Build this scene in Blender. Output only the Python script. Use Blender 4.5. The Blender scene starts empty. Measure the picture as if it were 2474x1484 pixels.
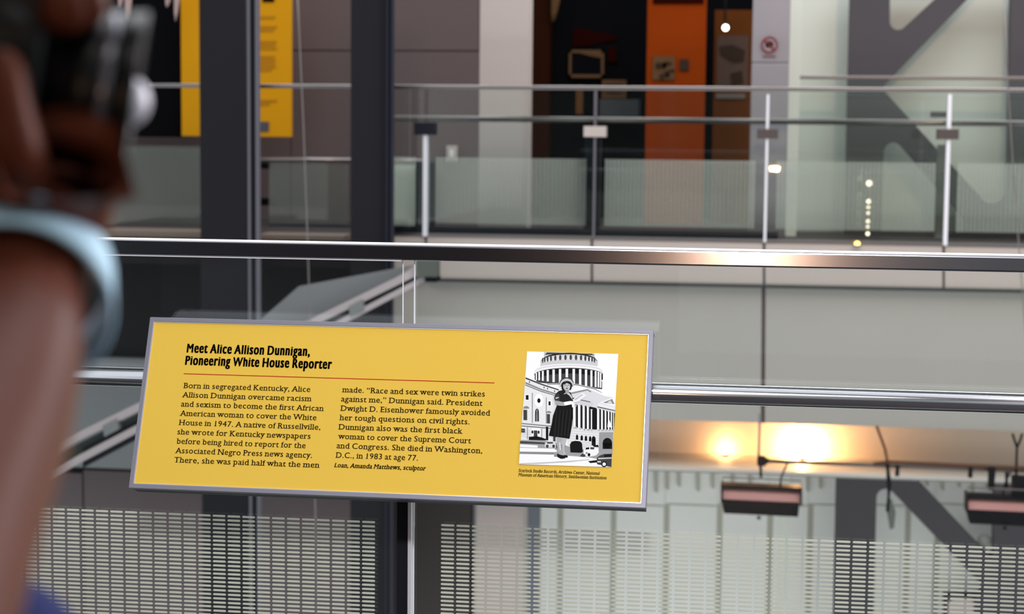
import bpy, bmesh, math, random
from mathutils import Vector, Matrix
from mathutils.geometry import tessellate_polygon
random.seed(3)
S = bpy.context.scene
COL = S.collection
PI = math.pi

# ------------------------------------------------------------------ camera
FPX = 4414.2
YAW, PITCH, ROLL = -0.1471, 0.0956, 0.0093
EYE = Vector((0, 0, 1.285))
fw = Vector((math.sin(YAW)*math.cos(PITCH), math.cos(YAW)*math.cos(PITCH), -math.sin(PITCH)))
rt0 = fw.cross(Vector((0, 0, 1))).normalized()
up0 = rt0.cross(fw)
rt = rt0*math.cos(ROLL) + up0*math.sin(ROLL)
up = -rt0*math.sin(ROLL) + up0*math.cos(ROLL)
cd = bpy.data.cameras.new('camera')
cam = bpy.data.objects.new('camera', cd)
COL.objects.link(cam)
cam.matrix_world = Matrix(((rt.x, up.x, -fw.x, EYE.x), (rt.y, up.y, -fw.y, EYE.y), (rt.z, up.z, -fw.z, EYE.z), (0, 0, 0, 1)))
cd.sensor_width = 36
cd.lens = FPX/2474*36
cd.clip_start = .05
cd.clip_end = 100
cd.dof.use_dof = True
cd.dof.focus_distance = 3.27
cd.dof.aperture_fstop = 6.6
cd.dof.aperture_blades = 0
S.camera = cam

# ------------------------------------------------------------------ world, lamps, exposure
w = bpy.data.worlds.new('world')
S.world = w
w.use_nodes = True
bg = w.node_tree.nodes['Background']
bg.inputs[0].default_value = (.93, .97, 1, 1)
bg.inputs[1].default_value = .80
vs = S.view_settings
vs.view_transform = 'Standard'
vs.look = 'None'
vs.exposure = 0
vs.gamma = 1
vs.use_curve_mapping = False

def area(name, loc, target, sx, sy, power, col):
    l = bpy.data.lights.new(name, 'AREA')
    l.shape = 'RECTANGLE'
    l.size, l.size_y = sx, sy
    l.energy = power
    l.color = col
    o = bpy.data.objects.new(name, l)
    o.location = loc
    o.rotation_euler = (Vector(target)-Vector(loc)).to_track_quat('-Z', 'Y').to_euler()
    COL.objects.link(o)
    return o
area('atrium_skylight', (1, 7.5, 9.5), (1, 7.5, 0), 14, 7, 950, (.93, .96, 1))
area('near_overhead_fill', (.8, -.3, 3.3), (-.6, 3.3, .8), 3, 1.2, 28, (1, .97, .93))  # added overhead fill for the sign, no known fitting
sl = bpy.data.lights.new('sign_fill_spot', 'SPOT')  # added spot that lifts the sign and spares the arm
sl.energy, sl.color, sl.spot_size, sl.spot_blend, sl.shadow_soft_size = 410, (1, .97, .94), .52, .5, .12
slo = bpy.data.objects.new('sign_fill_spot', sl)
slo.location = (-.1, -.6, 3.1)
slo.rotation_euler = (Vector((-.62, 3.25, .8))-Vector((-.1, -.6, 3.1))).to_track_quat('-Z', 'Y').to_euler()
COL.objects.link(slo)
area('low_lamp', (-.155, -2.0, .735), (-.06, 3.35, 1.04), .13, .07, 7, (1, .62, .38))
area('atrium_back_fill', (1, 15.7, 4.7), (0, 5, 1.5), 14, 2.6, 300, (.95, .97, 1))  # added area light brightening cap rail, tube and frit from behind
area('lower_wall_fill', (1.5, 8, -2.3), (1.5, 15.6, -3.3), 9, 1, 75, (.97, 1, .97))  # added fill below the view, brightens the lower wall
area('arm_side_fill', (2.0, 2.75, 1.8), (-.2, .65, 1.2), .5, 1.3, 62, (1, .86, .88))  # added fill from the right for the edge of the arm
area('bridge_lamp', (1.9, 8.5, 4.2), (2.2, 13.4, 1.4), .5, .4, 95, (1, .66, .45))

# ------------------------------------------------------------------ pixel <-> space helpers (only used to measure the photograph)
def ray(x, y):
    return fw + rt*((x-1237)/FPX) - up*((y-742)/FPX)
def P(x, y, Y):
    d = ray(x, y)
    return EYE + d*(Y/d.y)
def L(x, y, dist):
    return EYE + ray(x, y)*dist

# ------------------------------------------------------------------ materials
def mat(name, col, rough=.6, metal=0, spec=.16, noise=0, nscale=8, aniso=0, emit=None, es=0, bump=0):
    m = bpy.data.materials.new(name)
    m.use_nodes = True
    nt = m.node_tree
    b = nt.nodes['Principled BSDF']
    b.inputs['Base Color'].default_value = (*col, 1)
    b.inputs['Roughness'].default_value = rough
    b.inputs['Metallic'].default_value = metal
    b.inputs['Specular IOR Level'].default_value = spec
    if aniso:
        b.inputs['Anisotropic'].default_value = aniso
        tn = nt.nodes.new('ShaderNodeTangent')
        tn.direction_type = 'RADIAL'
        tn.axis = 'Z'
        nt.links.new(tn.outputs[0], b.inputs['Tangent'])
    if emit:
        b.inputs['Emission Color'].default_value = (*emit, 1)
        b.inputs['Emission Strength'].default_value = es
    if noise or bump:
        tc = nt.nodes.new('ShaderNodeTexCoord')
        n = nt.nodes.new('ShaderNodeTexNoise')
        n.inputs['Scale'].default_value = nscale
        n.inputs['Detail'].default_value = 5
        nt.links.new(tc.outputs['Object'], n.inputs['Vector'])
        if noise:
            r = nt.nodes.new('ShaderNodeMapRange')
            r.inputs[3].default_value = 1-noise
            r.inputs[4].default_value = 1+noise
            nt.links.new(n.outputs[0], r.inputs[0])
            mx = nt.nodes.new('ShaderNodeVectorMath')
            mx.operation = 'SCALE'
            mx.inputs[0].default_value = col
            nt.links.new(r.outputs[0], mx.inputs['Scale'])
            nt.links.new(mx.outputs[0], b.inputs['Base Color'])
        if bump:
            bp = nt.nodes.new('ShaderNodeBump')
            bp.inputs['Strength'].default_value = bump
            bp.inputs['Distance'].default_value = .002
            nt.links.new(n.outputs[0], bp.inputs['Height'])
            nt.links.new(bp.outputs[0], b.inputs['Normal'])
    return m

def s2l(c):
    return tuple(((v/255+.055)/1.055)**2.4 if v > 10 else v/255/12.92 for v in c)
def C(name, r, g, b, k=1.0, **kw):
    return mat(name, tuple(min(.95, v*k) for v in s2l((r, g, b))), **kw)

def glass(name, tint, haze, hazecol, rough=0.02, ior=1.5):
    m = bpy.data.materials.new(name)
    m.use_nodes = True
    nt = m.node_tree
    nt.nodes.clear()
    out = nt.nodes.new('ShaderNodeOutputMaterial')
    tr = nt.nodes.new('ShaderNodeBsdfTransparent')
    tr.inputs[0].default_value = (*tint, 1)
    gl = nt.nodes.new('ShaderNodeBsdfGlossy')
    gl.inputs['Roughness'].default_value = rough
    gl.inputs['Color'].default_value = (.95, 1, .98, 1)
    df = nt.nodes.new('ShaderNodeBsdfDiffuse')
    df.inputs[0].default_value = (*hazecol, 1)
    fr = nt.nodes.new('ShaderNodeFresnel')
    fr.inputs[0].default_value = ior
    m1 = nt.nodes.new('ShaderNodeMixShader')
    m2 = nt.nodes.new('ShaderNodeMixShader')
    m1.inputs[0].default_value = haze
    nt.links.new(tr.outputs[0], m1.inputs[1])
    nt.links.new(df.outputs[0], m1.inputs[2])
    nt.links.new(fr.outputs[0], m2.inputs[0])
    nt.links.new(m1.outputs[0], m2.inputs[1])
    nt.links.new(gl.outputs[0], m2.inputs[2])
    nt.links.new(m2.outputs[0], out.inputs[0])
    return m

M = {}
M['clear'] = glass('clear_glass', (.97, .985, .98), .004, (.5, .6, .6), ior=1.6)
M['bridge_glass'] = glass('greenish_bridge_glass', (.97, .99, .98), .004, (.5, .62, .57), ior=1.6)
M['edge'] = mat('polished_glass_edge', (.86, .88, .95), .25, emit=None)
def frit(name, c):
    m = mat(name, c, .7)
    nt = m.node_tree
    b = nt.nodes['Principled BSDF']; o = nt.nodes['Material Output']
    t = nt.nodes.new('ShaderNodeBsdfTranslucent'); t.inputs[0].default_value = (*c, 1)
    a = nt.nodes.new('ShaderNodeMixShader'); a.inputs[0].default_value = .72
    nt.links.new(b.outputs[0], a.inputs[1]); nt.links.new(t.outputs[0], a.inputs[2]); nt.links.new(a.outputs[0], o.inputs[0])
    return m
M['frit'] = frit('white_ceramic_frit', (.80, .79, .70))
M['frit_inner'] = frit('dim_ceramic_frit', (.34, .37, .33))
M['frit_far'] = frit('white_ceramic_frit_far', (.92, .97, .88))
M['steel'] = mat('brushed_stainless_steel', (.36, .36, .42), .17, 1, noise=.04, nscale=30)
M['cap_highlight'] = mat('white_cap_highlight', (.93, .93, .95), .4, .0, .5)  # near-white colour paints the skylight glint along the cap rail
M['tube'] = mat('satin_stainless_tube', (.86, .87, .93), .2, 1)
M['steel_far'] = mat('stainless_rail', (.27, .245, .24), .32, 1)
M['post_white'] = mat('bright_steel_edge', (.8, .8, .86), .35, .2)
M['post_dark'] = mat('dark_gasket', (.012, .013, .02), .5)
M['frame'] = mat('anodised_grey_frame', (.25, .25, .31), .42, .25, noise=.03, nscale=60)
M['frame_lip'] = mat('bright_frame_lip', (.75, .75, .8), .3, .5)
M['frame_dark'] = mat('dark_frame_side', (.06, .07, .09), .5, noise=.3, nscale=25)
M['yellow'] = mat('yellow_print', (.80, .53, .078), .6, 0, .08, noise=.015, nscale=180)
M['ink'] = mat('black_ink', (.004, .003, .002), .8, 0, .0)
M['red_ink'] = mat('red_ink', (.42, .012, .008), .8, 0, 0)
M['column'] = C('dark_grey_column_paint', 47, 45, 53, .42, rough=.55)
M['mullion'] = C('grey_metal_mullion', 132, 130, 140, .6, rough=.4, metal=.2)
M['mullion_dark'] = C('navy_channel', 33, 35, 46, .5, rough=.5)
M['taupe'] = C('taupe_wall_panel', 98, 85, 85, 1.0, rough=.7, noise=.03)
M['joint'] = C('dark_joint', 46, 41, 43, .6)
M['whitecol'] = C('white_column_paint', 180, 168, 164, 1.0, rough=.6)
M['pale'] = C('pale_green_white_wall', 186, 189, 181, 1.35, rough=.6)
M['truss'] = C('dark_grey_truss', 78, 75, 80, 1.0, rough=.6)
M['fascia'] = C('warm_grey_fascia', 176, 166, 161, 1.0, rough=.65, noise=.02)
M['bulk'] = C('grey_bulkhead', 162, 159, 154, 1.0, rough=.7, noise=.025, nscale=3)
M['black'] = mat('black_paint', (.003, .003, .004), .7, spec=.03)
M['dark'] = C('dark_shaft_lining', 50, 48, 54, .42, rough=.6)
M['orange'] = mat('orange_exhibit_panel', (.21, .030, .001), .7, spec=.05, noise=.1, nscale=3)
M['brown'] = mat('brown_exhibit_panel', (.10, .030, .006), .7, spec=.05, noise=.15, nscale=3)
M['darkbrown'] = mat('dark_brown_wall', (.022, .005, .001), .8, spec=.05)
M['tan'] = mat('tan_paper', (.10, .05, .02), .7, noise=.2, nscale=12)
M['redflag'] = mat('dark_red_cloth', (.016, .0015, .001), .8, spec=.02)
M['navy'] = C('navy_base_shoe', 38, 39, 52, 1.0, rough=.5)
M['floor'] = C('tan_floor_edge', 128, 114, 104, 1.0, rough=.6)
M['darkfloor'] = C('dark_floor', 60, 55, 55, 1.0, rough=.5)
M['board'] = mat('yellow_exhibit_board', (.60, .27, .006), .6, spec=.05)
M['board_ink'] = mat('faint_brown_lettering', (.46, .20, .007), .7)
M['beam'] = C('pale_stringer_paint', 172, 162, 164, 1.0, rough=.5)
M['soffit'] = C('grey_stair_soffit', 122, 124, 126, 1.0, rough=.6)
M['beam_gap'] = C('dark_green_web', 56, 62, 60, 1.0, rough=.6)
M['warmwall'] = mat('cream_cove_plaster', (.80, .68, .58), .8, noise=.05, nscale=2)
M['ledge'] = C('white_ledge', 190, 186, 180, 1.0)
M['pipe'] = mat('grey_pipe', (.14, .12, .11), .5, .3)
M['cable'] = mat('brown_cable', (.10, .035, .015), .6)
M['fixture'] = mat('black_fixture_metal', (.004, .004, .006), .5, spec=.08)
M['reflector'] = mat('pinkish_reflector', (.30, .15, .14), .4, .3, noise=.12, nscale=5)
M['wire'] = mat('thin_steel_wire', (.22, .20, .195), .4, .5)
M['bulb'] = mat('warm_glow', (1, 1, 1), .5, emit=(1, .83, .55), es=3)
M['hotbulb'] = mat('white_bulb', (1, 1, 1), .5, emit=(1, .95, .85), es=6)
M['skin'] = mat('dark_brown_skin', (.105, .028, .015), .42, 0, .10, noise=.15, nscale=30)
M['band'] = mat('light_blue_band', (.50, .78, .97), .5, noise=.05, nscale=60)
M['blackcam'] = mat('black_camera_body', (.004, .004, .005), .35, 0, .3)
M['ring'] = mat('grey_rim_highlight', (.20, .20, .23), .25, .6)  # grey tone paints the highlights on the lens rim
M['lensglint'] = mat('lens_glint', (.75, .76, .85), .3, .1)  # pale colour paints the white highlight at the lens front
M['shirt'] = mat('royal_blue_cloth', (.006, .012, .09), .85, noise=.15, nscale=40)
M['printdark'] = mat('dark_print', (.035, .022, .016), .8, spec=.05)
M['figure'] = mat('pale_pink_plaster', (.42, .30, .29), .7)
M['bracket'] = C('grey_green_bracket', 88, 92, 88, 1.0)
M['nearwall'] = mat('dark_blocker_wall', (.02, .02, .024), .8)
M['nearpale'] = mat('pale_reflection_wall', (.5, .55, .53), .8)
M['nearfloor'] = mat('dark_gallery_floor', (.03, .028, .03), .6, noise=.1)

# ------------------------------------------------------------------ object helpers
def link(name, me, m=None, parent=None):
    o = bpy.data.objects.new(name, me)
    COL.objects.link(o)
    if m is not None:
        me.materials.append(m)
    if parent is not None:
        o.parent = parent
        o.matrix_parent_inverse = parent.matrix_world.inverted()
    return o
def tag(o, label=None, cat=None, group=None, kind=None):
    if label: o['label'] = label
    if cat: o['category'] = cat
    if group: o['group'] = group
    if kind: o['kind'] = kind
    return o
def thing(name, label, cat, loc=(0, 0, 0), group=None):
    o = bpy.data.objects.new(name, None)
    o.empty_display_size = .05
    COL.objects.link(o)
    o.location = loc
    o.matrix_world = Matrix.Translation(loc)
    return tag(o, label, cat, group)
def mesh(name, vs, fs, m, parent=None, smooth=False):
    me = bpy.data.meshes.new(name)
    me.from_pydata([tuple(v) for v in vs], [], fs)
    me.update()
    if smooth:
        for p in me.polygons: p.use_smooth = True
    return link(name, me, m, parent)
def prism_data(front, back):
    n = len(front)
    vs = list(front)+list(back)
    fs = [tuple(range(n)), tuple(reversed(range(n, 2*n)))]
    for i in range(n):
        j = (i+1) % n
        fs.append((i, i+n, j+n, j))
    return vs, fs
def fixn(o):
    bm = bmesh.new(); bm.from_mesh(o.data)
    bmesh.ops.recalc_face_normals(bm, faces=bm.faces)
    bm.to_mesh(o.data); bm.free()
    return o
def bevel(o, w=.003, seg=2):
    bm = bmesh.new(); bm.from_mesh(o.data)
    bmesh.ops.recalc_face_normals(bm, faces=bm.faces)
    bmesh.ops.bevel(bm, geom=list(bm.edges), offset=w, segments=seg, affect='EDGES', profile=.5)
    bm.to_mesh(o.data); bm.free()
    return o
def slab(name, pts, d, m, parent=None, bv=0):
    """polygon of points in a plane Y=const, extruded away by d"""
    back = [Vector(p)+Vector((0, d, 0)) for p in pts]
    vs, fs = prism_data(pts, back)
    o = fixn(mesh(name, vs, fs, m, parent))
    if bv: bevel(o, bv)
    return o
def rect(name, x0, y0, x1, y1, Y, d, m, parent=None, bv=0):
    """upright box whose front face covers the measured rectangle at depth Y"""
    xm, ym = (x0+x1)/2, (y0+y1)/2
    X0, X1 = P(x0, ym, Y).x, P(x1, ym, Y).x
    Z0, Z1 = P(xm, y0, Y).z, P(xm, y1, Y).z
    return slab(name, [Vector((X0, Y, Z1)), Vector((X1, Y, Z1)), Vector((X1, Y, Z0)), Vector((X0, Y, Z0))], d, m, parent, bv)
def box(name, x0, x1, y0, y1, z0, z1, m, parent=None, bv=0):
    return slab(name, [Vector((x0, y0, z0)), Vector((x1, y0, z0)), Vector((x1, y0, z1)), Vector((x0, y0, z1))], y1-y0, m, parent, bv)
def poly(name, pxs, Y, d, m, parent=None, bv=0):
    return slab(name, [P(x, y, Y) for x, y in pxs], d, m, parent, bv)
def tube_data(pts, rad, n=12, close=True):
    pts = [Vector(p) for p in pts]
    rads = rad if isinstance(rad, (list, tuple)) else [rad]*len(pts)
    vs, fs = [], []
    prev = None
    for i, p in enumerate(pts):
        a = pts[max(0, i-1)]; b = pts[min(len(pts)-1, i+1)]
        t = (b-a).normalized()
        if prev is None:
            ref = Vector((0, 0, 1)) if abs(t.z) < .9 else Vector((1, 0, 0))
            u = t.cross(ref).normalized()
        else:
            u = (prev - t*prev.dot(t)).normalized()
        prev = u
        v = t.cross(u)
        for k in range(n):
            an = 2*PI*k/n
            vs.append(p+(u*math.cos(an)+v*math.sin(an))*rads[i])
    for i in range(len(pts)-1):
        for k in range(n):
            k2 = (k+1) % n
            fs.append((i*n+k, i*n+k2, (i+1)*n+k2, (i+1)*n+k))
    if close:
        fs.append(tuple(reversed(range(n))))
        fs.append(tuple(range((len(pts)-1)*n, len(pts)*n)))
    return vs, fs
def tube(name, pts, rad, m, parent=None, n=12):
    vs, fs = tube_data(pts, rad, n)
    return fixn(mesh(name, vs, fs, m, parent, True))
def merge(name, parts, m, parent=None, smooth=False):
    vs, fs = [], []
    for a, b in parts:
        k = len(vs)
        vs += list(a)
        fs += [tuple(i+k for i in f) for f in b]
    return fixn(mesh(name, vs, fs, m, parent, smooth))
def boxd(x0, x1, y0, y1, z0, z1):
    f = [Vector((x0, y0, z0)), Vector((x1, y0, z0)), Vector((x1, y0, z1)), Vector((x0, y0, z1))]
    return prism_data(f, [p+Vector((0, y1-y0, 0)) for p in f])
def struct(o):
    o['kind'] = 'structure'
    return o
def round_poly(pts, radii, seg=8):
    """round the corners of a 2D polygon"""
    out = []
    n = len(pts)
    for i in range(n):
        p = Vector(pts[i]); a = Vector(pts[i-1]); b = Vector(pts[(i+1) % n])
        r = radii[i]
        if r <= 0:
            out.append(p); continue
        u = (a-p).normalized(); v = (b-p).normalized()
        ang = u.angle(v)
        t = r/math.tan(ang/2)
        t = min(t, (a-p).length*.49, (b-p).length*.49)
        rr = t*math.tan(ang/2)
        cen = p+(u+v).normalized()*(rr/math.sin(ang/2))
        s0 = p+u*t-cen; s1 = p+v*t-cen
        a0 = math.atan2(s0.y, s0.x); a1 = math.atan2(s1.y, s1.x)
        dlt = (a1-a0+PI) % (2*PI)-PI
        for k in range(seg+1):
            an = a0+dlt*k/seg
            out.append(cen+Vector((math.cos(an), math.sin(an)))*rr)
    return out
def holed_plate(name, outer, holes, Y, d, m, parent=None):
    """plate in the plane Y with cut openings; outlines are lists of measured points"""
    loops = [[P(x, y, Y) for x, y in outer]]+[[P(x, y, Y) for x, y in h] for h in holes]
    flat = [[Vector((p.x, p.z, 0)) for p in lp] for lp in loops]
    tris = tessellate_polygon(flat)
    allp = [p for lp in loops for p in lp]
    n = len(allp)
    vs = allp+[p+Vector((0, d, 0)) for p in allp]
    fs = [tuple(t) for t in tris]+[tuple(i+n for i in reversed(t)) for t in tris]
    k = 0
    for lp in loops:
        c = len(lp)
        for i in range(c):
            j = (i+1) % c
            fs.append((k+i, k+i+n, k+j+n, k+j))
        k += c
    return fixn(mesh(name, vs, fs, m, parent))

# =================================================================== THE SETTING
YF = 13.4            # face of the far bridge
# unseen near gallery around the viewpoint
struct(box('floor_near', -5, 6, -4, 3.44, -.25, 0, M['nearfloor']))
wb = struct(bpy.data.objects.new('wall_reflection_zones', None)); COL.objects.link(wb)  # unseen back wall, pale and dark zones shaped for the glass reflections
box('pale_reflection_zone', -16, -4.4, -4.2, -4, -.2, 3.2, M['nearpale'], wb)
box('dark_reflection_zone', -4.4, -.6, -4.2, -4, -.2, 3.2, M['nearwall'], wb)
box('pale_reflection_zone', -.6, 12, -4.2, -4, -.2, 3.2, M['nearpale'], wb)
struct(box('wall_arm_shade', -1.7, -1.6, -4, 1.9, 0, 3.4, M['nearwall']))  # unseen wall added to shade the left of the arm
struct(box('ceiling_light_block', -5, 6, -4.2, 1.5, 3.4, 3.6, M['nearwall']))  # unseen ceiling added to block light on cap front and arm

# far wall panels above the bridge (left part)
YW = 16.0
wl = struct(bpy.data.objects.new('wall_far_left', None)); COL.objects.link(wl)
def wallpanel(x0, y0, x1, y1, m='taupe', Y=YW, d=.06, par=wl):
    return rect('panel', x0, y0, x1, y1, Y, d, M[m], par)
wallpanel(150, -60, 702, 121)
wallpanel(704, -60, 1156, 121)
wallpanel(150, 124, 702, 560)
wallpanel(704, 124, 1156, 560)
rect('backing', 100, -80, 1170, 600, YW+.07, .1, M['joint'], wl)

# recess behind the bridge: exhibition room
YE = 17.5
ex = struct(bpy.data.objects.new('wall_exhibition', None)); COL.objects.link(ex)
rect('black_lining', 1230, -200, 1880, 640, 17.3, .1, M['black'], ex)
rect('side_lining', 1262, -120, 1326, 600, YE-.4, .2, M['darkbrown'], ex)

# floor of the bridge and its edges
zf = P(1237, 574, YF).z
bridge = struct(bpy.data.objects.new('floor_bridge', None)); COL.objects.link(bridge)
xa, xb = P(100, 574, YF).x, P(2700, 574, YF).x
box('bridge_slab', P(946, 574, YF).x, xb, YF+.02, 17.5, zf-.28, zf-.02, M['darkfloor'], bridge)
box('landing_slab', xa, P(946, 574, YF).x, YF+.5, 16.0, zf-.28, zf-.03, M['darkfloor'], bridge)

# fascia band of the bridge, one piece per bay
fas = struct(bpy.data.objects.new('trim_bridge_fascia', None)); COL.objects.link(fas)
def topY(x): return 570+(x-950)*.0195
def lowY(x): return 670+(x-950)*.0195
joints = [950, 1029, 1430, 1846, 2280, 2620]
for a, b in zip(joints[:-1], joints[1:]):
    poly('fascia_panel', [(a+3, lowY(a)+3), (b-3, lowY(b)+3), (b-3, topY(b)), (a+3, topY(a))], YF, .05, M['fascia'], fas)
poly('shadow_gap', [(948, lowY(948)+8), (2640, lowY(2640)+8), (2640, topY(2640)+4), (948, topY(948)+4)], YF+.05, .04, M['joint'], fas)
poly('drip_edge', [(1055, 678), (2640, 708), (2640, 703), (1055, 673)], YF-.02, .03, M['beam_gap'], fas)
# bulkhead below
bk = struct(bpy.data.objects.new('wall_bulkhead', None)); COL.objects.link(bk)
def b1(x): return 1014+(x-1575)*.031
poly('bulkhead_panel', [(948, b1(948)), (1838, b1(1838)), (1840, 690), (948, 672)], YF+.06, .3, M['bulk'], bk)
poly('bulkhead_panel', [(1848, b1(1848)), (2640, b1(2640)), (2640, 708), (1850, 692)], YF+.06, .3, M['bulk'], bk)
poly('joint_shadow', [(1836, b1(1842)), (1850, b1(1842)), (1852, 690), (1838, 690)], YF+.085, .1, M['taupe'], bk)  # taupe strip paints the thin shadow at the bulkhead joint
# cove with uplights under the bulkhead
cv = struct(bpy.data.objects.new('wall_cove', None)); COL.objects.link(cv)
rect('cove_wall', 1100, 960, 2700, 1130, 14.1, .1, M['warmwall'], cv)
zl = P(1575, 1126, 13.5).z
lx0, lx1 = P(1100, 1126, 13.5).x, P(2700, 1126, 13.5).x
box('ledge', lx0, lx1, 13.5, 14.1, zl-.04, zl, M['ledge'], cv)
box('ledge_lip', lx0, lx1, 13.46, 13.5, zl-.022, zl+.002, M['ledge'], cv)
box('ledge_shadow_trim', lx0, lx1, 13.48, 13.52, zl-.032, zl-.022, M['soffit'], cv)

# pale wall beside the exhibition and the lower storey
wp = struct(bpy.data.objects.new('wall_far_right', None)); COL.objects.link(wp)
rect('wall_panel', 1903, -80, 2760, 640, 15.4, .1, M['pale'], wp)
wlw = struct(bpy.data.objects.new('wall_lower', None)); COL.objects.link(wlw)
YL = 15.6
def wpan(x0, y0, x1, y1, m='pale_low', Y=YL, d=.012):
    return rect('panel', x0, y0, x1, y1, Y, d, M[m], wlw)
edges = [1305, 1352, 1480, 1608, 1736, 1858, 1955, 2060, 2190, 2262, 2420, 2560, 2700]
M['groove'] = C('olive_groove', 158, 157, 146, 1.5)
M['pale_low'] = C('pale_lower_wall', 186, 189, 181, 1.98, rough=.7)
for a, b in zip(edges[:-1], edges[1:]):
    wpan(a+(7 if a > 1310 else 0), 1222, b-7, 1560)
    wpan(a+.5, 1060, b-.5, 1218, Y=YL)
rect('groove_backing', 1300, 1050, 2720, 1570, YL+.013, .1, M['groove'], wlw)
for i, x in enumerate([1585, 1612, 1640, 1686, 1722, 1770, 1812, 1903, 1952, 1982, 2240, 2278, 2318, 2350, 2386]):
    # short stub shadows along the wall top, painted as olive strips
    poly('stub_shadow', [(x-4, 1188-(i*7 % 18)), (x+4, 1192-(i*7 % 18)), (x+5, 1100), (x-7, 1100)], YL-.03, .03, M['groove'], wlw)
M['greypanel'] = C('grey_wall_panel', 146, 144, 150, 1.0)
M['pinkpanel'] = C('pinkish_wall_panel', 190, 176, 173, 1.0)
M['bluepanel'] = C('blue_grey_wall_panel', 132, 136, 146, 1.0)
M['umber'] = C('umber_wall', 80, 72, 71, 1.0)
wpan(1144, 1050, 1258, 1328, 'greypanel')
wpan(1144, 1328, 1256, 1600, 'pinkpanel')
wpan(1258, 1050, 1303, 1600, 'bluepanel')
wpan(1000, 1050, 1138, 1600, 'umber')
rect('dark_joint_strip', 1138, 1050, 1145, 1600, YL+.01, .05, M['joint'], wlw)
M['lowergrey'] = C('lower_taupe_panel', 90, 80, 82, 1.35)
wpan(60, 1142, 201, 1600, 'lowergrey', Y=14.4)
wpan(205, 1142, 489, 1600, 'lowergrey', Y=14.4)
wpan(620, 1142, 848, 1600, 'lowergrey', Y=14.4)
rect('dark_backing', 40, 1120, 1000, 1620, 14.5, .05, M['joint'], wlw)

# dark shaft and grey bulkhead behind the stair on the left
sh = struct(bpy.data.objects.new('wall_shaft', None)); COL.objects.link(sh)
rect('shaft_lining', 60, 576, 946, 900, 14.2, .1, M['dark'], sh)
rect('shaft_bulkhead', 60, 872, 946, 1141, 14.1, .12, M['soffit'], sh)
rect('floor_edge', 225, 557, 484, 577, 13.6, .3, M['floor'], sh)
rect('floor_edge', 624, 568, 830, 582, 13.6, .3, M['floor'], sh)
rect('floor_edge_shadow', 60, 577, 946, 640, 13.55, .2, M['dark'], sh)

# columns and mullions
def column(label, x0t, x1t, x0b, x1b, Y, m, name='column', d=.25):
    X0 = P((x0t+x0b)/2, 742, Y).x; X1 = P((x1t+x1b)/2, 742, Y).x
    o = box(name, X0, X1, Y, Y+d, P(1000, 1600, Y).z, P(1000, -120, Y).z, M[m], None, .004)
    return tag(o, label, 'column')
column('wide dark grey steel column right of the first yellow strip', 481, 592, 490, 600, 13.0, 'column')
column('dark grey steel column left of the taupe wall and sloping stair', 845, 930, 848, 937, 13.0, 'column')
def mullion(label, xs, Y, fm='mullion'):
    t = thing('window_mullion', label, 'mullion', (P(xs[0], 742, Y).x, Y, P(1000, 1600, Y).z))
    z0, z1 = P(1000, 1600, Y).z, P(1000, -120, Y).z
    a = [P(x, 742, Y).x for x in xs]
    box('flange', a[0], a[1], Y, Y+.05, z0, z1, M[fm], t)
    box('channel', a[1], a[2], Y+.02, Y+.05, z0, z1, M['mullion_dark'], t)
    box('flange', a[2], a[3], Y, Y+.05, z0, z1, M[fm], t)
mullion('twin-flanged grey metal mullion right of the wide dark column', [600, 606, 619, 626], 12.3)
mullion('narrow navy mullion at the right side of the second dark column', [932, 936, 943, 948], 12.94, 'navy')
# white column, steel column, white pillar
column('white painted column left of the dark exhibition opening', 1155, 1271, 1153, 1268, 13.9, 'whitecol')
for o in list(COL.objects)[-1:]:
    pass
sc_ = thing('steel_column', 'brushed steel clad column carrying a round red prohibition sign', 'column', P(1858, 590, 13.9))
X0, X1 = P(1813, 300, 13.9).x, P(1903, 300, 13.9).x
M['clad'] = mat('satin_clad_steel', (.33, .31, .34), .35, .5, noise=.05, nscale=3)
box('cladding_sheet', X0, X1, 13.9, 14.15, zf, P(1858, 153, 13.9).z, M['clad'], sc_, .004)
box('cladding_sheet', X0, X1, 13.9, 14.15, P(1858, 151, 13.9).z, P(1858, -120, 13.9).z, M['clad'], sc_, .004)
pc = P(1859, 108, 13.88)
M['signred'] = mat('sign_red', (.20, .03, .04), .6)
M['signwhite'] = mat('sign_pale', (.42, .38, .42), .6)
sg = thing('prohibition_sign', 'round red no-photography sign on the brushed steel column', 'sign', pc)
def disc(name, c, r, Y, d, m, parent, n=32, r2=None):
    if r2 is None:
        return slab(name, [Vector((c.x+r*math.cos(2*PI*k/n), Y, c.z+r*math.sin(2*PI*k/n))) for k in range(n)], d, m, parent)
    vs, fs = [], []
    for k in range(n):
        a = 2*PI*k/n
        for rr, yy in ((r, Y), (r2, Y), (r2, Y+d), (r, Y+d)):
            vs.append(Vector((c.x+rr*math.cos(a), yy, c.z+rr*math.sin(a))))
    for k in range(n):
        j = (k+1) % n
        for q in range(4):
            fs.append((k*4+q, k*4+(q+1) % 4, j*4+(q+1) % 4, j*4+q))
    return fixn(mesh(name, vs, fs, m, parent))
disc('sign_disc', pc, .05, 13.885, .012, M['signwhite'], sg)
disc('red_ring', pc, .061, 13.875, .02, M['signred'], sg, r2=.047)
merge('camera_pictogram', [boxd(pc.x-.028, pc.x+.028, 13.872, 13.885, pc.z-.018, pc.z+.018), boxd(pc.x-.012, pc.x+.012, 13.872, 13.885, pc.z+.018, pc.z+.027)], M['black'], sg)
q = .034
slab('slash_bar', [Vector((pc.x-q-.004, 13.868, pc.z+q-.004)), Vector((pc.x-q+.004, 13.868, pc.z+q+.004)), Vector((pc.x+q+.004, 13.868, pc.z-q+.004)), Vector((pc.x+q-.004, 13.868, pc.z-q-.004))], .006, M['signred'], sg)
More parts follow.
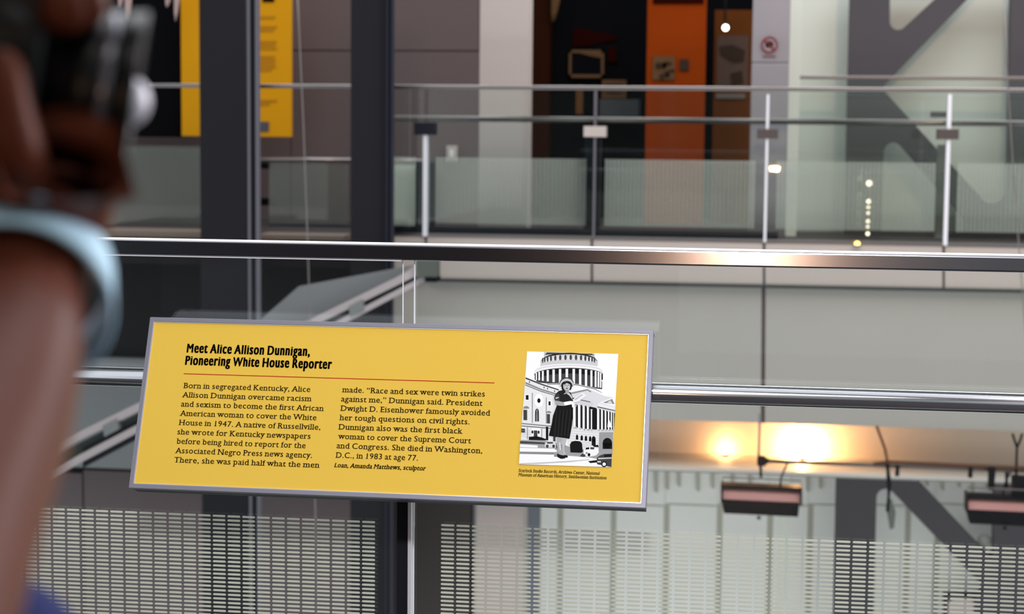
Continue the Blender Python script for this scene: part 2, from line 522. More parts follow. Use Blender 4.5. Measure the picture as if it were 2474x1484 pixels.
box('sign_caption', pc.x-.05, pc.x+.05, 13.89, 13.9, pc.z-.09, pc.z-.083, M['signred'], sg)
wp2 = column('slim white pillar between the steel column and pale wall', 1906, 1932, 1880, 1906, 14.6, 'pale')

# =================================================================== trusses
def rp(pts, rad): return [(p.x, p.y) for p in round_poly(pts, rad)]
YT = 15.0
t = thing('steel_truss', 'dark grey K-shaped truss panel with rounded openings above the bridge', 'truss', P(2100, 600, YT))
holeA = rp([(2150, -40), (2150, 98), (2299, -40)], [0, 20, 0])
holeB = rp([(2130, 213), (2384, -50), (2444, -50), (2432, 545)], [8, 0, 0, 34])
holeC = rp([(2137, 305), (2330, 532), (2331, 560), (2130, 560)], [24, 4, 0, 0])
holed_plate('truss_plate', [(2054, -60), (2700, -60), (2700, 640), (2038, 640)], [holeA, holeB, holeC], YT, .16, M['truss'], t)
t = thing('steel_truss', 'dark grey truss panel with rounded triangular openings below the lit ledge', 'truss', P(2060, 1484, YT))
holeD = rp([(2119, 1150), (2398, 1441), (2281, 1441), (2281, 1620), (2108, 1620)], [22, 18, 0, 0, 0])
holeE = rp([(2148, 1090), (2404, 1090), (2400, 1352), (2380, 1336)], [0, 0, 14, 8])
holed_plate('truss_plate', [(2022, 1080), (2700, 1080), (2700, 1640), (2010, 1640)], [holeD, holeE], YT, .16, M['truss'], t)
rect('gusset_plate', 2290, 1446, 2352, 1500, YT-.02, .02, M['pinkpanel'], t)
tube('round_boss', [P(2378, 1306, YT+.12), P(2378, 1306, YT+.17)], .055, M['pale'], t, 20)
for x in (2295, 2352):
    tube('bolt', [P(x, 1450, YT-.05), P(x, 1450, YT)], .012, M['black'], t, 8)

# =================================================================== glass railings
def bars(x0, x1, z_top, z_bot, Y, w, px_, h, pz, rounded=False):
    """rows of short printed dashes"""
    vs, fs = [], []
    nx = int((x1-x0+px_-w)/px_+1e-6)
    nz = int((z_top-z_bot)/pz)
    e = h/2
    for i in range(nx):
        a = x0+i*px_
        for j in range(nz):
            zt = z_top-j*pz
            k = len(vs)
            if rounded:
                c = zt-e
                pts = []
                for s, cx in ((1, a+w-e), (-1, a+e)):
                    for q in range(4):
                        an = -PI/2+PI*q/3
                        pts.append(Vector((cx+s*math.cos(an)*e, Y, c+s*math.sin(an)*e)))
                vs += pts
                fs.append(tuple(range(k, k+8)))
            else:
                vs += [Vector((a, Y, zt-h)), Vector((a+w, Y, zt-h)), Vector((a+w, Y, zt)), Vector((a, Y, zt))]
                fs.append((k, k+1, k+2, k+3))
    return vs, fs

# ---- near railing
YG = 3.375
YTUBE = 3.332
nr = thing('glass_railing', 'near steel and glass railing with flat cap rail and round handrail behind the yellow sign', 'railing', (P(1000, 1484, YG).x, YG, 0))
zc = P(1237, 597, YG-.025).z
XL, XR = -2.6, 2.0
box('cap_glint', XL, XR, YG-.0235, YG+.0235, zc-.0005, zc+.0012, M['cap_highlight'], nr)  # thin white strip stands in for the reflected skylight
box('cap_channel_edge', XL, xg1 if False else P(975, 700, YG).x, YG-.027, YG-.02, zc-.0305, zc-.0292, M['cap_highlight'], nr)
cap = box('cap_rail', XL, XR, YG-.025, YG+.025, zc-.029, zc, M['steel'], nr)
bevel(cap, .0035, 3)
zt1 = P(262, 909, YTUBE).z; zt2 = P(2000, 962, YTUBE).z
print('TUBE z', zt1, zt2)
zt = (zt1+zt2)/2
tube('handrail', [(XL, YTUBE, zt), (XR, YTUBE, zt)], .0185, M['tube'], nr, 48)
zb = .08
xg1 = P(975, 700, YG).x; xg2 = P(1003.5, 700, YG).x
ztop = zc-.029
def glass_panel(x0, x1, parent, Y, z0, z1, m='clear', th=.012):
    return box('glass_panel', x0, x1, Y-th/2, Y+th/2, z0, z1, M[m], parent)
g1 = glass_panel(XL, xg1, nr, YG, zb, ztop)
g2 = glass_panel(xg2, XR, nr, YG, zb, ztop)
box('glass_edge', xg1-.0006, xg1+.0006, YG-.0065, YG-.003, zb, ztop, M['edge'], nr)
box('glass_edge', xg2-.0014, xg2+.0006, YG-.0065, YG-.001, zb, ztop, M['edge'], nr)
# frit: right panel starts at 1067, left panel ends at 908
pX = (P(2474, 1320, YG).x-P(1067, 1270, YG).x)/((2474-1067)/38.7)
xr = P(1067, 1270, YG).x
zfr = P(1100, 1266, YG).z
wB = P(1099.5, 1270, YG).x-xr
pZ = (P(1100, 1270, YG).z-P(1100, 1473, YG).z)/20.0
hB = pZ*.5
print('frit', pX, wB, pZ, hB)
vs, fs = bars(xr, XR, zfr, zb+.05, YG-.0068, wB, pX, hB, pZ, True)
tag(mesh('frit_dashes', vs, fs, M['frit'], g2), kind='stuff')
xl = P(908.5, 1268, YG).x
n = int((xl-XL)/pX)
vs, fs = bars(xl-wB-(n-1)*pX, xl, zfr, zb+.05, YG-.0068, wB, pX, hB, pZ, True)
tag(mesh('frit_dashes', vs, fs, M['frit'], g1), kind='stuff')
# post below the clamp
zp = P(990, 1150, YG).z
pp = box('post', P(959, 1300, YG-.02).x, P(985, 1300, YG-.02).x, YG-.02, YG+.03, 0, zp, M['post_dark'], nr)
box('post_edge', P(985.2, 1300, YG-.022).x, P(993, 1300, YG-.022).x, YG-.022, YG+.0, 0, zp, M['post_white'], nr)
zcl = P(990, 1060, YG).z
box('clamp', xg1-.05, xg2+.05, YG-.022, YG+.022, zcl-.03, zcl+.03, M['steel_far'], nr, .002)
box('base_shoe', XL, XR, YG-.04, YG+.04, 0, .09, M['steel_far'], nr, .004)
for x in (-.95, -.35):
    box('sign_bracket', x-.015, x+.015, 3.30, YTUBE+.016, zt-.03, zt+.01, M['frame_dark'], nr)

# ---- far bridge railing
fr_ = thing('glass_railing', 'far bridge railing with frit-striped green glass and pinkish steel rails', 'railing', (P(1029, 590, YF).x, YF, zf))
zcap = P(1700, 214.5, YF).z
x_l, x_r = P(946, 300, YF).x, P(2640, 300, YF).x
box('cap_rail', P(360, 205, YF).x, x_r, YF-.03, YF+.03, zcap-.014, zcap+.016, M['steel_far'], fr_, .006)
YFT = YF+.12
zft = P(1700, 292, YFT).z
xp = [P(x, 400, YF).x for x in (1029, 1437, 1852, 2289)]
segs = [(x_l, xp[2]-.012), (xp[2]+.012, x_r)]
for a, b in segs:
    tube('handrail', [(a, YFT, zft), (b, YFT, zft)], .021, M['steel_far'], fr_, 16)
zbot = zf+.0
bays = [(x_l, xp[0]), (xp[0], xp[1]), (xp[1], xp[2]), (xp[2], xp[3]), (xp[3], x_r)]
zfrT = P(1700, 388, YF).z
zfrB = P(1700, 552, YF).z
for i, (a, b) in enumerate(bays):
    g = glass_panel(a+.012, b-.012, fr_, YF, zbot, zcap-.014, 'bridge_glass', .014)
    x0, x1 = a+.075, b-.06
    if i == 0: x0 = a+.01
    vs, fs = bars(x0, x1, zfrT, zfrB, YF+.009, wB, pX, hB, pZ)
    tag(mesh('frit_dashes', vs, fs, M['frit_far'], g), kind='stuff')
pw = [(325, .7), (218, .2), (225, .6), (222, 1)]
for x, (ytop, br), wpx in zip(xp, pw, (11, 5, 6, 9)):
    zt_ = P(1237, ytop-0, YF).z
    w_ = wpx*.003/2
    box('post', x-w_, x+w_, YF-.03, YF+.05, zbot, min(zt_, zcap-.014), M['post_white' if br > .3 else 'mullion'], fr_)
cl = [(1000, 296, 1051, 326, 'post_dark'), (1410, 305, 1464, 331, 'whitecol'), (1829, 312, 1880, 335, 'umber'), (2264, 312, 2317, 337, 'umber')]
for x0, y0, x1, y1, m in cl:
    rect('clamp', x0, y0, x1, y1, YF-.045, .09, M[m], fr_, .003)
for x0, x1 in ((1411, 1450),):
    rect('post_cover', x0, 335, x1, 560, YF+.06, .05, M['post_dark'], fr_)
rect('post_cover', 1003, 392, 1021, 560, YF+.06, .04, M['post_dark'], fr_)
rect('post_cover', 1038, 392, 1048, 560, YF+.06, .04, M['post_dark'], fr_)
box('base_shoe', x_l, P(1880, 560, YF).x, YF+.03, YF+.09, zf, zf+.07, M['navy'], fr_)
box('base_channel', x_l, x_r, YF-.01, YF+.03, zf-.0, zf+.022, M['steel_far'], fr_)

# ---- glass reflection of the railing, built solid behind the bridge on the right
rr = thing('glass_railing', 'railing reflection built solid, thin dark rail crossing the K-shaped truss', 'railing', P(2280, 580, 14.7))
Yr = 14.7
zr = P(2200, 188, Yr).z
box('cap_rail', P(1912, 188, Yr).x, P(2640, 188, Yr).x, Yr-.02, Yr+.03, zr-.013, zr+.013, M['steel_far'], rr, .004)
glass_panel(P(1912, 188, Yr).x, P(2640, 188, Yr).x, rr, Yr, zf+.02, zr-.013, 'bridge_glass')
rect('clamp', 2249, 270, 2292, 284, Yr-.03, .05, M['truss'], rr)
rect('post', 2262, 350, 2292, 575, Yr+.02, .03, M['soffit'], rr)
# ---- inner railing on the left landing
ir = thing('glass_railing', 'inner railing with warm lit rail right of the wide dark column', 'railing', P(640, 560, 15))
Yi = 15.0
for x0, x1, y in ((618, 850, 386), (940, 1020, 389)):
    z = P((x0+x1)/2, y, Yi).z
    tube('handrail', [(P(x0, y, Yi).x, Yi, z), (P(x1, y, Yi).x, Yi, z)], .02, M['steel_far'], ir, 16)
gi = glass_panel(P(648, 470, Yi).x, P(846, 470, Yi).x, ir, Yi+.03, P(740, 545, Yi).z, P(740, 394, Yi).z, 'bridge_glass')
x0 = P(650, 470, Yi).x
vs, fs = bars(x0, P(846, 470, Yi).x, P(740, 396, Yi).z, P(740, 543, Yi).z, Yi+.02, wB, pX*1.05, hB, pZ)
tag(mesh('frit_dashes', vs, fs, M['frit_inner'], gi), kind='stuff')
gi = glass_panel(P(944, 470, Yi).x, P(1004, 470, Yi).x, ir, Yi+.03, P(975, 555, Yi).z, P(975, 394, Yi).z, 'bridge_glass')
rect('pale_backing', 950, 400, 1002, 556, Yi+.05, .02, M['frit_far'], ir)
gi = glass_panel(P(236, 470, Yi).x, P(486, 470, Yi).x, ir, Yi+.03, P(360, 552, Yi).z, P(360, 352, Yi).z, 'bridge_glass')
M['olive'] = C('olive_frit', 118, 120, 110, 1.0)
vs, fs = bars(P(240, 470, Yi).x, P(486, 470, Yi).x, P(360, 358, Yi).z, P(360, 543, Yi).z, Yi+.02, wB, pX*1.05, hB, pZ)
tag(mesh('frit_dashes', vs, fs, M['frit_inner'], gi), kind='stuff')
for x0, y0, x1, y1 in ((626, 393, 646, 408), (628, 479, 645, 497)):
    rect('hinge', x0, y0, x1, y1, Yi-.02, .06, M['black'], ir, .004)
rect('base_shoe', 650, 543, 846, 560, Yi, .05, M['navy'], ir)
rect('base_shoe', 236, 543, 486, 557, Yi, .05, M['navy'], ir)

# =================================================================== stair stringer on the left
st = thing('sloping_stair', 'pale steel stair stringer sloping down left behind the yellow sign', 'stair', P(1000, 680, 12.6))
def Lp(pts, Y, d, m, name): return poly(name, pts, Y, d, M[m], st)
Lp([(628, 775), (632, 770), (722, 692), (948, 650), (1003, 640), (960, 668), (745, 790)], 12.75, .02, 'soffit', 'soffit_sheet')
# beams as long sloping boxes
def beam(name, a, b, ha, hb, m, Y=12.6, d=.12):
    return poly(name, [(a[0], a[1]+ha), (b[0], b[1]+hb), b, a], Y, d, M[m], st)
beam('upper_beam', (120, 1078), (1040, 630), 21, 20, 'beam')
beam('lower_beam', (100, 1147), (1042, 657), 21, 14, 'beam')
beam('web_plate', (110, 1112), (1035, 642), 46, 26, 'beam_gap', Y=12.66, d=.05)
beam('web_plate', (200, 1081), (560, 896), 50, 46, 'mullion_dark', Y=12.65, d=.02)
for x, y in ((256, 1030), (850, 742)):
    poly('spacer_block', [(x-4, y+26), (x+30, y+8), (x+26, y-18), (x-8, y)], 12.59, .08, M['soffit'], st)
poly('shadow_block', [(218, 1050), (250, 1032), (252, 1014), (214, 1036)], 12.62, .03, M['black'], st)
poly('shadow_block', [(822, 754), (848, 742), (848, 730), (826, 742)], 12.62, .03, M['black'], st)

rect('end_bracket', 1003, 630, 1054, 672, 12.55, .15, M['bracket'], st, .004)
rect('bracket_foot', 1026, 670, 1055, 682, 12.54, .15, M['black'], st, .003)

# hanging wires
def wire(label, pts, Y, r=.0042):
    o = tube('wire', [P(x, y, Y) for x, y in pts], r, M['wire'], None, 8)
    return tag(o, label, 'wire')
wire('thin pale wire hanging between the two dark columns', [(716, -60), (722, 60), (733, 300), (741, 520), (749, 770), (762, 1240), (768, 1600)], 11.5)
wire('thin grey wire hanging in front of the far right truss', [(2424, -60), (2432, 150), (2446, 380), (2462, 600), (2480, 830)], 11.5, .0035)

# =================================================================== exhibition things
def zfpx(Y, x):
    lo, hi = 300, 800
    for _ in range(30):
        mid = (lo+hi)/2
        if P(x, mid, Y).z > zf-.02: lo = mid
        else: hi = mid
    return lo
def board(name, label, cat, x0, y0, x1, y1, Y, m, d=.06):
    t = thing(name, label, cat, P((x0+x1)/2, y1, Y))
    if y1 > 500: y1 = 742+(zfpx(Y, (x0+x1)/2)-742)
    rect('board', x0, y0, x1, y1, Y, d, M[m], t, .004)
    return t
t = board('exhibit_board', 'tall yellow exhibition board behind the wide dark column', 'board', 437, -100, 702, 330, 15.3, 'board')
for y, x1, h in ((38, 664, 6), (62, 668, 5), (70, 660, 5), (98, 666, 5), (106, 664, 5), (114, 668, 5), (134, 662, 5), (142, 665, 5), (150, 663, 5), (158, 666, 5), (166, 655, 5), (240, 668, 5), (248, 650, 5)):
    rect('text_line', 623, y, x1, y+h, 15.29, .01, M['board_ink'], t)
rect('heading_line', 634, -20, 662, 5, 15.29, .01, M['ink'], t)
rect('square_emblem', 622, 294, 649, 318, 15.29, .01, M['truss'], t)
board('niche_board', 'near-black recess wall left of the yellow board', 'board', 150, -100, 434, 330, 15.5, 'black')
for x, y, w_, lb in ((308, 88, 9, 'longest pale pink spike hanging at the top left'), (290, 20, 7, 'short pale pink spike left of the longest spike'), (404, 18, 7, 'pale spike right of the longest one, beside the yellow board'), (425, 52, 7, 'thin pale spike touching the yellow board')):
    o = tube('hanging_spike', [P(x+4, -70, 15.0), P(x+2, 0, 15.0), P(x, y*.6, 15.0), P(x-1, y, 15.0)], [w_*.0034*1.3, w_*.0034, w_*.0022, .002], M['figure'], None, 10)
    tag(o, lb, 'ornament', 'pale spikes hanging at the top left')
t = board('exhibit_board', 'bright orange exhibition panel with a framed picture print', 'panel', 1561, -100, 1703, 560, 16.2, 'orange')
rect('heading_strip', 1578, -20, 1700, 9, 16.18, .02, M['redflag'], t)
t2 = rect('picture_print', 1577, 136, 1630, 193, 16.18, .02, M['tan'], t)
rng = random.Random(5)
for k in range(9):
    x = 1584+rng.random()*34; y = 144+rng.random()*36
    rect('print_patch', x, y, x+6+rng.random()*8, y+5+rng.random()*9, 16.17, .01, M['printdark'], t2)
rect('small_print', 1642, 143, 1664, 170, 16.18, .02, M['printdark'], t)
t = board('exhibit_board', 'brown exhibition panel with a grey poster and a bright bulb', 'panel', 1722, 24, 1816, 560, 16.6, 'brown')
M['poster'] = mat('faded_poster', (.075, .045, .035), .7, noise=.35, nscale=3)
po = rect('poster', 1732, 86, 1808, 212, 16.58, .02, M['poster'], t)
for pts in ([(1738, 112), (1770, 108), (1800, 122), (1796, 148), (1770, 150), (1740, 132)], [(1764, 178), (1792, 170), (1796, 200), (1768, 206)]):
    poly('print_patch', pts, 16.57, .01, M['printdark'], po)
rect('caption_strip', 1730, 226, 1800, 238, 16.58, .02, M['pipe'], t)
sp = thing('spot_lamp', 'small glowing white bulb in front of the brown panel', 'lamp', P(1753, 67, 15.9))
bm = bmesh.new(); bmesh.ops.create_icosphere(bm, subdivisions=3, radius=.026, matrix=Matrix.Translation(P(1753, 67, 15.9)))
me = bpy.data.meshes.new('bulb'); bm.to_mesh(me); bm.free(); link('bulb', me, M['hotbulb'], sp)
tube('lamp_housing', [P(1752, 55, 16.0), P(1753, 66, 15.93)], [.02, .036], M['fixture'], sp, 16)
tube('lamp_stem', [P(1752, -80, 16.0), P(1752, 56, 16.0)], .008, M['fixture'], sp, 8)
pl = bpy.data.lights.new('spot_glow', 'POINT'); pl.energy = 5; pl.color = (1, .75, .5); pl.shadow_soft_size = .08
plo = bpy.data.objects.new('spot_glow', pl); COL.objects.link(plo); plo.location = P(1700, 40, 15.4)

t = thing('framed_picture', 'framed dark picture in the black exhibition recess', 'picture', P(1416, 187, 17.26))
M['pframe'] = mat('pale_wood_frame', (.11, .06, .03), .6, spec=.05)
merge('frame', [boxd(P(a, 150, 17.26).x, P(b, 150, 17.26).x, 17.24, 17.3, P(1416, d_, 17.26).z, P(1416, c_, 17.26).z) for a, c_, b, d_ in ((1375, 121, 1459, 128), (1375, 180, 1459, 188), (1375, 121, 1381, 188), (1453, 121, 1459, 188))], M['pframe'], t)
rect('picture', 1380, 127, 1454, 181, 17.25, .04, M['black'], t)
poly('picture_highlight', [(1400, 128), (1452, 128), (1452, 140), (1430, 136)], 17.24, .01, M['tan'], t)
def flat(name, label, cat, x0, y0, x1, y1, Y, m, d=.03):
    return tag(rect(name, x0, y0, x1, y1, Y, d, M[m], None, .003), label, cat)
tag(poly('banner', [(1384, 72), (1400, 68), (1492, 86), (1490, 96), (1420, 110), (1384, 112)], 17.28, .03, M['redflag']), 'dark red pennant above the framed picture', 'banner')
flat('red_placard', 'small red placard right of the framed picture', 'placard', 1468, 114, 1490, 150, 17.26, 'redflag')
t = board('notice', 'tan notice board lower right of the framed picture', 'notice', 1454, 193, 1513, 238, 17.24, 'tan', .03)
for y in (203, 213, 223):
    rect('text_line', 1461, y, 1503, y+4, 17.235, .01, M['printdark'], t)
M['plinth'] = mat('grey_plinth', (.05, .055, .06), .6)
flat('plinth', 'dim grey display plinth below the tan notice', 'plinth', 1448, 240, 1542, 284, 17.0, 'plinth', .29)
M['stand'] = mat('dim_orange_stand', (.12, .05, .015), .6)
flat('display_stand', 'narrow dim orange stand below the framed picture', 'stand', 1391, 206, 1408, 276, 17.25, 'stand', .05)
tag(tube('mannequin', [P(1345, -60, 17.0), P(1344, -10, 17.0), P(1339, 30, 17.0), P(1336, 52, 17.0)], [.05, .045, .03, .012], M['tan'], None, 14), 'pale tapering figure at top of the black recess', 'mannequin')
t = thing('wall_switch', 'small white rectangular plate on the taupe wall left of the white column', 'switch', P(1090, 372, 15.9))
rect('plate', 1078, 352, 1104, 390, 15.9, .04, M['whitecol'], t, .006)
rect('rocker', 1086, 362, 1096, 380, 15.89, .015, M['post_white'], t, .002)

# warm lamp reflections in the glass, added as glowing balls on a line
ls = thing('reflection_dots', 'row of warm glowing dots painting lamp reflections in front of the K-shaped truss', 'lights', P(2100, 590, 13.9))
tube('reflection_cord', [P(2100, 436, 13.9), P(2098, 590, 13.9)], .003, M['wire'], ls, 6)
def ball(name, c, r, m, par=None, sub=2):
    bm = bmesh.new(); bmesh.ops.create_icosphere(bm, subdivisions=sub, radius=r, matrix=Matrix.Translation(c))
    for f in bm.faces: f.smooth = True
    me = bpy.data.meshes.new(name); bm.to_mesh(me); bm.free()
    return link(name, me, m, par)
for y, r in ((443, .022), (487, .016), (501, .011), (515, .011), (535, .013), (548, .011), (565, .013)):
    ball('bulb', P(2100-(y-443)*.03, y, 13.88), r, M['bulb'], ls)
M['amber'] = mat('amber_reflection_glow', (1, .8, .3), .5, emit=(1, .6, .12), es=4)
o = thing('amber_reflection_dot', 'single amber glowing dot painting a lamp reflection at the far bridge', 'lamp', P(2071, 592, YF-.06))
ball('bulb', P(2071, 590, YF-.06), .02, M['amber'], o)  # added glowing ball stands in for a reflection in the glass
rect('dot_base', 2062, 592, 2080, 597, YF-.08, .06, M['steel_far'], o)

# =================================================================== lighting pipe, fixtures, uplights
YP = 12.9
t = thing('lighting_pipe', 'horizontal lighting pipe below the lit ledge with cable ties', 'pipe', P(1840, 1116, YP))
tube('pipe', [P(1838, 1114, YP), P(2700, 1146, YP)], .015, M['pipe'], t, 16)
tube('hanger_rod', [P(1836, 1000, YP), P(1833, 1114, YP)], .010, M['soffit'], t, 10)
bevel(rect('pipe_clamp', 1829, 1104, 1850, 1127, YP-.03, .06, M['fixture'], t), .008)
tube('clamp_ring', [P(1846, 1112, YP), P(1856, 1116, YP)], .022, M['fixture'], t, 14)
for x in (2168, 2345, 2400):
    rect('pipe_clamp', x-5, 1118+(x-1838)*.022, x+5, 1144+(x-1838)*.022, YP-.02, .04, M['fixture'], t)
tube('cable_run', [P(2110, 1121, YP-.02), P(2150, 1116, YP-.02), P(2250, 1121, YP-.02), P(2300, 1124, YP-.02), P(2400, 1129, YP-.02), P(2700, 1137, YP-.02)], .010, M['cable'], t, 8)
def cab(label, pts, Y, r=.010, m='cable'):
    return tag(tube('cable', [P(x, y, Y) for x, y in pts], r, M[m], None, 8), label, 'cable')
cab('brown cable hanging from the bulkhead down to the pipe', [(2118, 1030), (2126, 1052), (2138, 1085), (2145, 1120), (2146, 1130)], YP-.02)
t = thing('cable_connector', 'black plug connector hanging from the pipe with a grey tag', 'connector', P(2148, 1280, YP-.05))
tube('plug', [P(2144, 1122, YP-.05), P(2145, 1136, YP-.05), P(2148, 1170, YP-.05), P(2147, 1196, YP-.05), P(2144, 1236, YP-.05)], [.016, .012, .018, .010, .012], M['fixture'], t, 10)
poly('grey_tag', [(2143, 1238), (2150, 1280), (2160, 1276), (2164, 1238), (2154, 1206), (2146, 1206)], YP-.05, .015, M['bracket'], t)
def fixture(label, x0, x1, dy, cabx):
    t = thing('flood_lamp', label, 'lamp', P((x0+x1)/2, 1250+dy, YP), 'black flood lamps under the pipe')
    Yb = YP-.12
    W_ = x1-x0
    sl = .045
    def yy(x, y): return y+dy+(x-x0)*sl
    A = [(x0, yy(x0, 1172)), (x1, yy(x1, 1172)), (x1-3, yy(x1, 1208)), (x0, yy(x0, 1208))]
    poly('housing_top', [(x0, yy(x0, 1180)), (x1, yy(x1, 1180)), (x1, yy(x1, 1171)), (x0, yy(x0, 1171))], Yb-.01, .12, M['fixture'], t, .004)
    f = [P(x0+2, yy(x0, 1178), Yb+.02), P(x1-2, yy(x1, 1178), Yb+.02), P(x1-5, yy(x1, 1209), Yb-.05), P(x0+1, yy(x0, 1209), Yb-.05)]
    vs, fs = prism_data(f, [p+Vector((0, .10, 0)) for p in f])
    fixn(mesh('reflector', vs, fs, M['reflector'], t))
    f = [P(x0+7, yy(x0, 1241), Yb-.0), P(x1-9, yy(x1, 1241), Yb-.0), P(x1-5, yy(x1, 1207), Yb-.06), P(x0, yy(x0, 1207), Yb-.06)]
    vs, fs = prism_data(f, [p+Vector((0, .14, 0)) for p in f])
    bevel(mesh('hood', vs, fs, M['fixture'], t), .004)
    for xe in (x0-1, x1-4):
        poly('end_cap', [(xe, yy(xe, 1215)), (xe+5, yy(xe, 1215)), (xe+5, yy(xe, 1171)), (xe, yy(xe, 1171))], Yb-.06, .17, M['fixture'], t)
    yk = [P(x0+2, yy(x0, 1176), Yb), P(x0+2, yy(x0, 1153), Yb), P(x1-2, yy(x1, 1153), Yb), P(x1-2, yy(x1, 1176), Yb)]
    tube('yoke', yk, .0055, M['pipe'], t, 8)
    xm = x0+W_*.5
    tube('drop_clamp', [P(xm-2, yy(xm, 1116)-4, YP), P(xm-1, yy(xm, 1150), YP-.03)], .011, M['fixture'], t, 10)
    tube('power_lead', [P(cabx+14, yy(cabx, 1114)-8, YP), P(cabx+2, yy(cabx, 1130), YP-.02), P(cabx-5, yy(cabx, 1150), YP-.03), P(cabx-8, yy(cabx, 1176), Yb)], .007, M['fixture'], t, 8)
    tube('knob', [P(xm-6, yy(xm, 1244), Yb-.02), P(xm-6, yy(xm, 1250), Yb-.02)], .014, M['fixture'], t, 10)
    return t
fixture('black flood lamp hanging fully in view right of the yellow sign', 1742, 1937, 0, 1892)
fixture('black flood lamp cut off at the right edge of the photo', 2336, 2531, 25, 2430)
t = thing('junction_box', 'black junction box above the lamp at the right edge', 'box', P(2465, 1195, YP-.1))
rect('box_body', 2446, 1154, 2500, 1200, YP-.1, .1, M['fixture'], t, .006)
rect('cable_gland', 2388, 1130, 2404, 1186, YP-.08, .05, M['fixture'], t, .006)
cab('forked black suspension cable at the right edge', [(2446, 1048), (2457, 1082), (2456, 1112), (2455, 1150)], YP-.02, .009, 'fixture')
cab('thin dark branch joining the forked suspension cable', [(2470, 1048), (2464, 1066), (2457, 1082)], YP-.03, .009, 'fixture')

def uplight(label, px, power, zoff, yy):
    c = P(px, 1121, yy); c.z = zl
    t = thing('uplight', label, 'lamp', c, 'warm uplights on the ledge')
    disc_v = tube('lamp_body', [c+Vector((0, 0, 0)), c+Vector((0, 0, .02))], .03, M['fixture'], t, 20)
    tube('lens', [c+Vector((0, 0, .02)), c+Vector((0, 0, .024))], .024, M['bulb'], t, 20)
    l = bpy.data.lights.new('uplight_glow', 'POINT'); l.energy = power; l.color = (1, .52, .20); l.shadow_soft_size = .04
    lo = bpy.data.objects.new('uplight_glow', l); COL.objects.link(lo); lo.location = c+Vector((0, -.0, zoff))
uplight('weaker warm uplight on the ledge nearer the yellow sign', 1752, 5.5, .035, 14.02)
uplight('stronger warm uplight on the ledge behind the lighting pipe', 1938, 34, .07, 14.0)

# =================================================================== THE YELLOW SIGN
TILT = 1.1827
SW, SH, ST = .95, .3277, .045
O = Vector((-1.1779, 3.1679, 1.285-.6574))
U = Vector((1, 0, 0))
V = Vector((0, math.cos(TILT), math.sin(TILT)))
N = U.cross(V)          # towards the viewer
def uv(x, y):
    d = ray(x, y)
    k = (O-EYE).dot(N)/d.dot(N)
    p = EYE+d*k-O
    return p.dot(U), p.dot(V)
def sp3(u, v, w_=0): return O+U*u+V*v+N*w_
sign = thing('sign_panel', 'tilted yellow information panel in a grey metal frame with text and photograph', 'sign', sp3(SW/2, 0, -ST))
def sbox(name, u0, u1, v0, v1, w0, w1, m, parent=sign, bv=0):
    f = [sp3(u0, v0, w1), sp3(u1, v0, w1), sp3(u1, v1, w1), sp3(u0, v1, w1)]
    b = [sp3(u0, v0, w0), sp3(u1, v0, w0), sp3(u1, v1, w0), sp3(u0, v1, w0)]
    vs, fs = prism_data(f, b)
    o = fixn(mesh(name, vs, fs, m, parent))
    if bv: bevel(o, bv)
    return o
fwid = .0085
def frame_ring(name, a, b, w0, w1, m):
    """rectangular ring between inset a and inset b"""
    vs, fs = [], []
    cs = []
    for ins in (a, b):
        for w_ in (w0, w1):
            cs.append([sp3(ins, ins, w_), sp3(SW-ins, ins, w_), sp3(SW-ins, SH-ins, w_), sp3(ins, SH-ins, w_)])
    vs = [p for c in cs for p in c]
    def q(i, j):
        for k in range(4):
            k2 = (k+1) % 4
            fs.append((i*4+k, i*4+k2, j*4+k2, j*4+k))
    q(0, 1); q(1, 3); q(3, 2); q(2, 0)
    return fixn(mesh(name, vs, fs, m, sign))
sbox('top_edge', .0, SW, SH-.001, SH+.001, -ST, -.012, M['post_white'])
sbox('back_tray', .002, SW-.002, .002, SH-.002, -ST, -.004, M['frame_dark'])
fo = frame_ring('frame', 0, fwid, -.012, 0, M['frame'])
bevel(fo, .0009, 2)
frame_ring('frame_lip', fwid, fwid+.0012, -.006, -.0008, M['frame_lip'])
frame_ring('frame_shadow_gap', fwid+.0012, fwid+.002, -.006, -.003, M['ink'])
sbox('face', fwid+.001, SW-fwid-.001, fwid+.001, SH-fwid-.001, -.006, -.0022, M['yellow'])
FACE = -.0022

# ---- lettering
CAP, XH, ASC, DESC = .682, .449, .682, -.23
DG = None
_tmp = []
def text_mesh(s, off=0.0):
    c = bpy.data.curves.new('lettering', 'FONT')
    c.body = s
    c.offset = off
    c.resolution_u = 3
    o = bpy.data.objects.new('lettering', c)
    COL.objects.link(o)
    bpy.context.view_layer.update()
    me = o.evaluated_get(bpy.context.evaluated_depsgraph_get()).to_mesh()
    vs = [(v.co.x, v.co.y) for v in me.vertices]
    fs = [tuple(p.vertices) for p in me.polygons]
    o.evaluated_get(bpy.context.evaluated_depsgraph_get()).to_mesh_clear()
    bpy.data.objects.remove(o)
    bpy.data.curves.remove(c)
    return vs, fs
BASE2 = None
_adv = {}
_gl = {}
def glyph(ch, off):
    key = (ch, off)
    if key not in _gl:
        if ch == ' ':
            _gl[key] = ([], [])
            v, _ = text_mesh('| |'); v0, _ = text_mesh('||')
        else:
            _gl[key] = text_mesh(ch, off)
            v, _ = text_mesh('|'+ch+'|'); v0, _ = text_mesh('||')
        _adv[ch] = max(a[0] for a in v)-max(a[0] for a in v0)
    return _gl[key], _adv[ch]
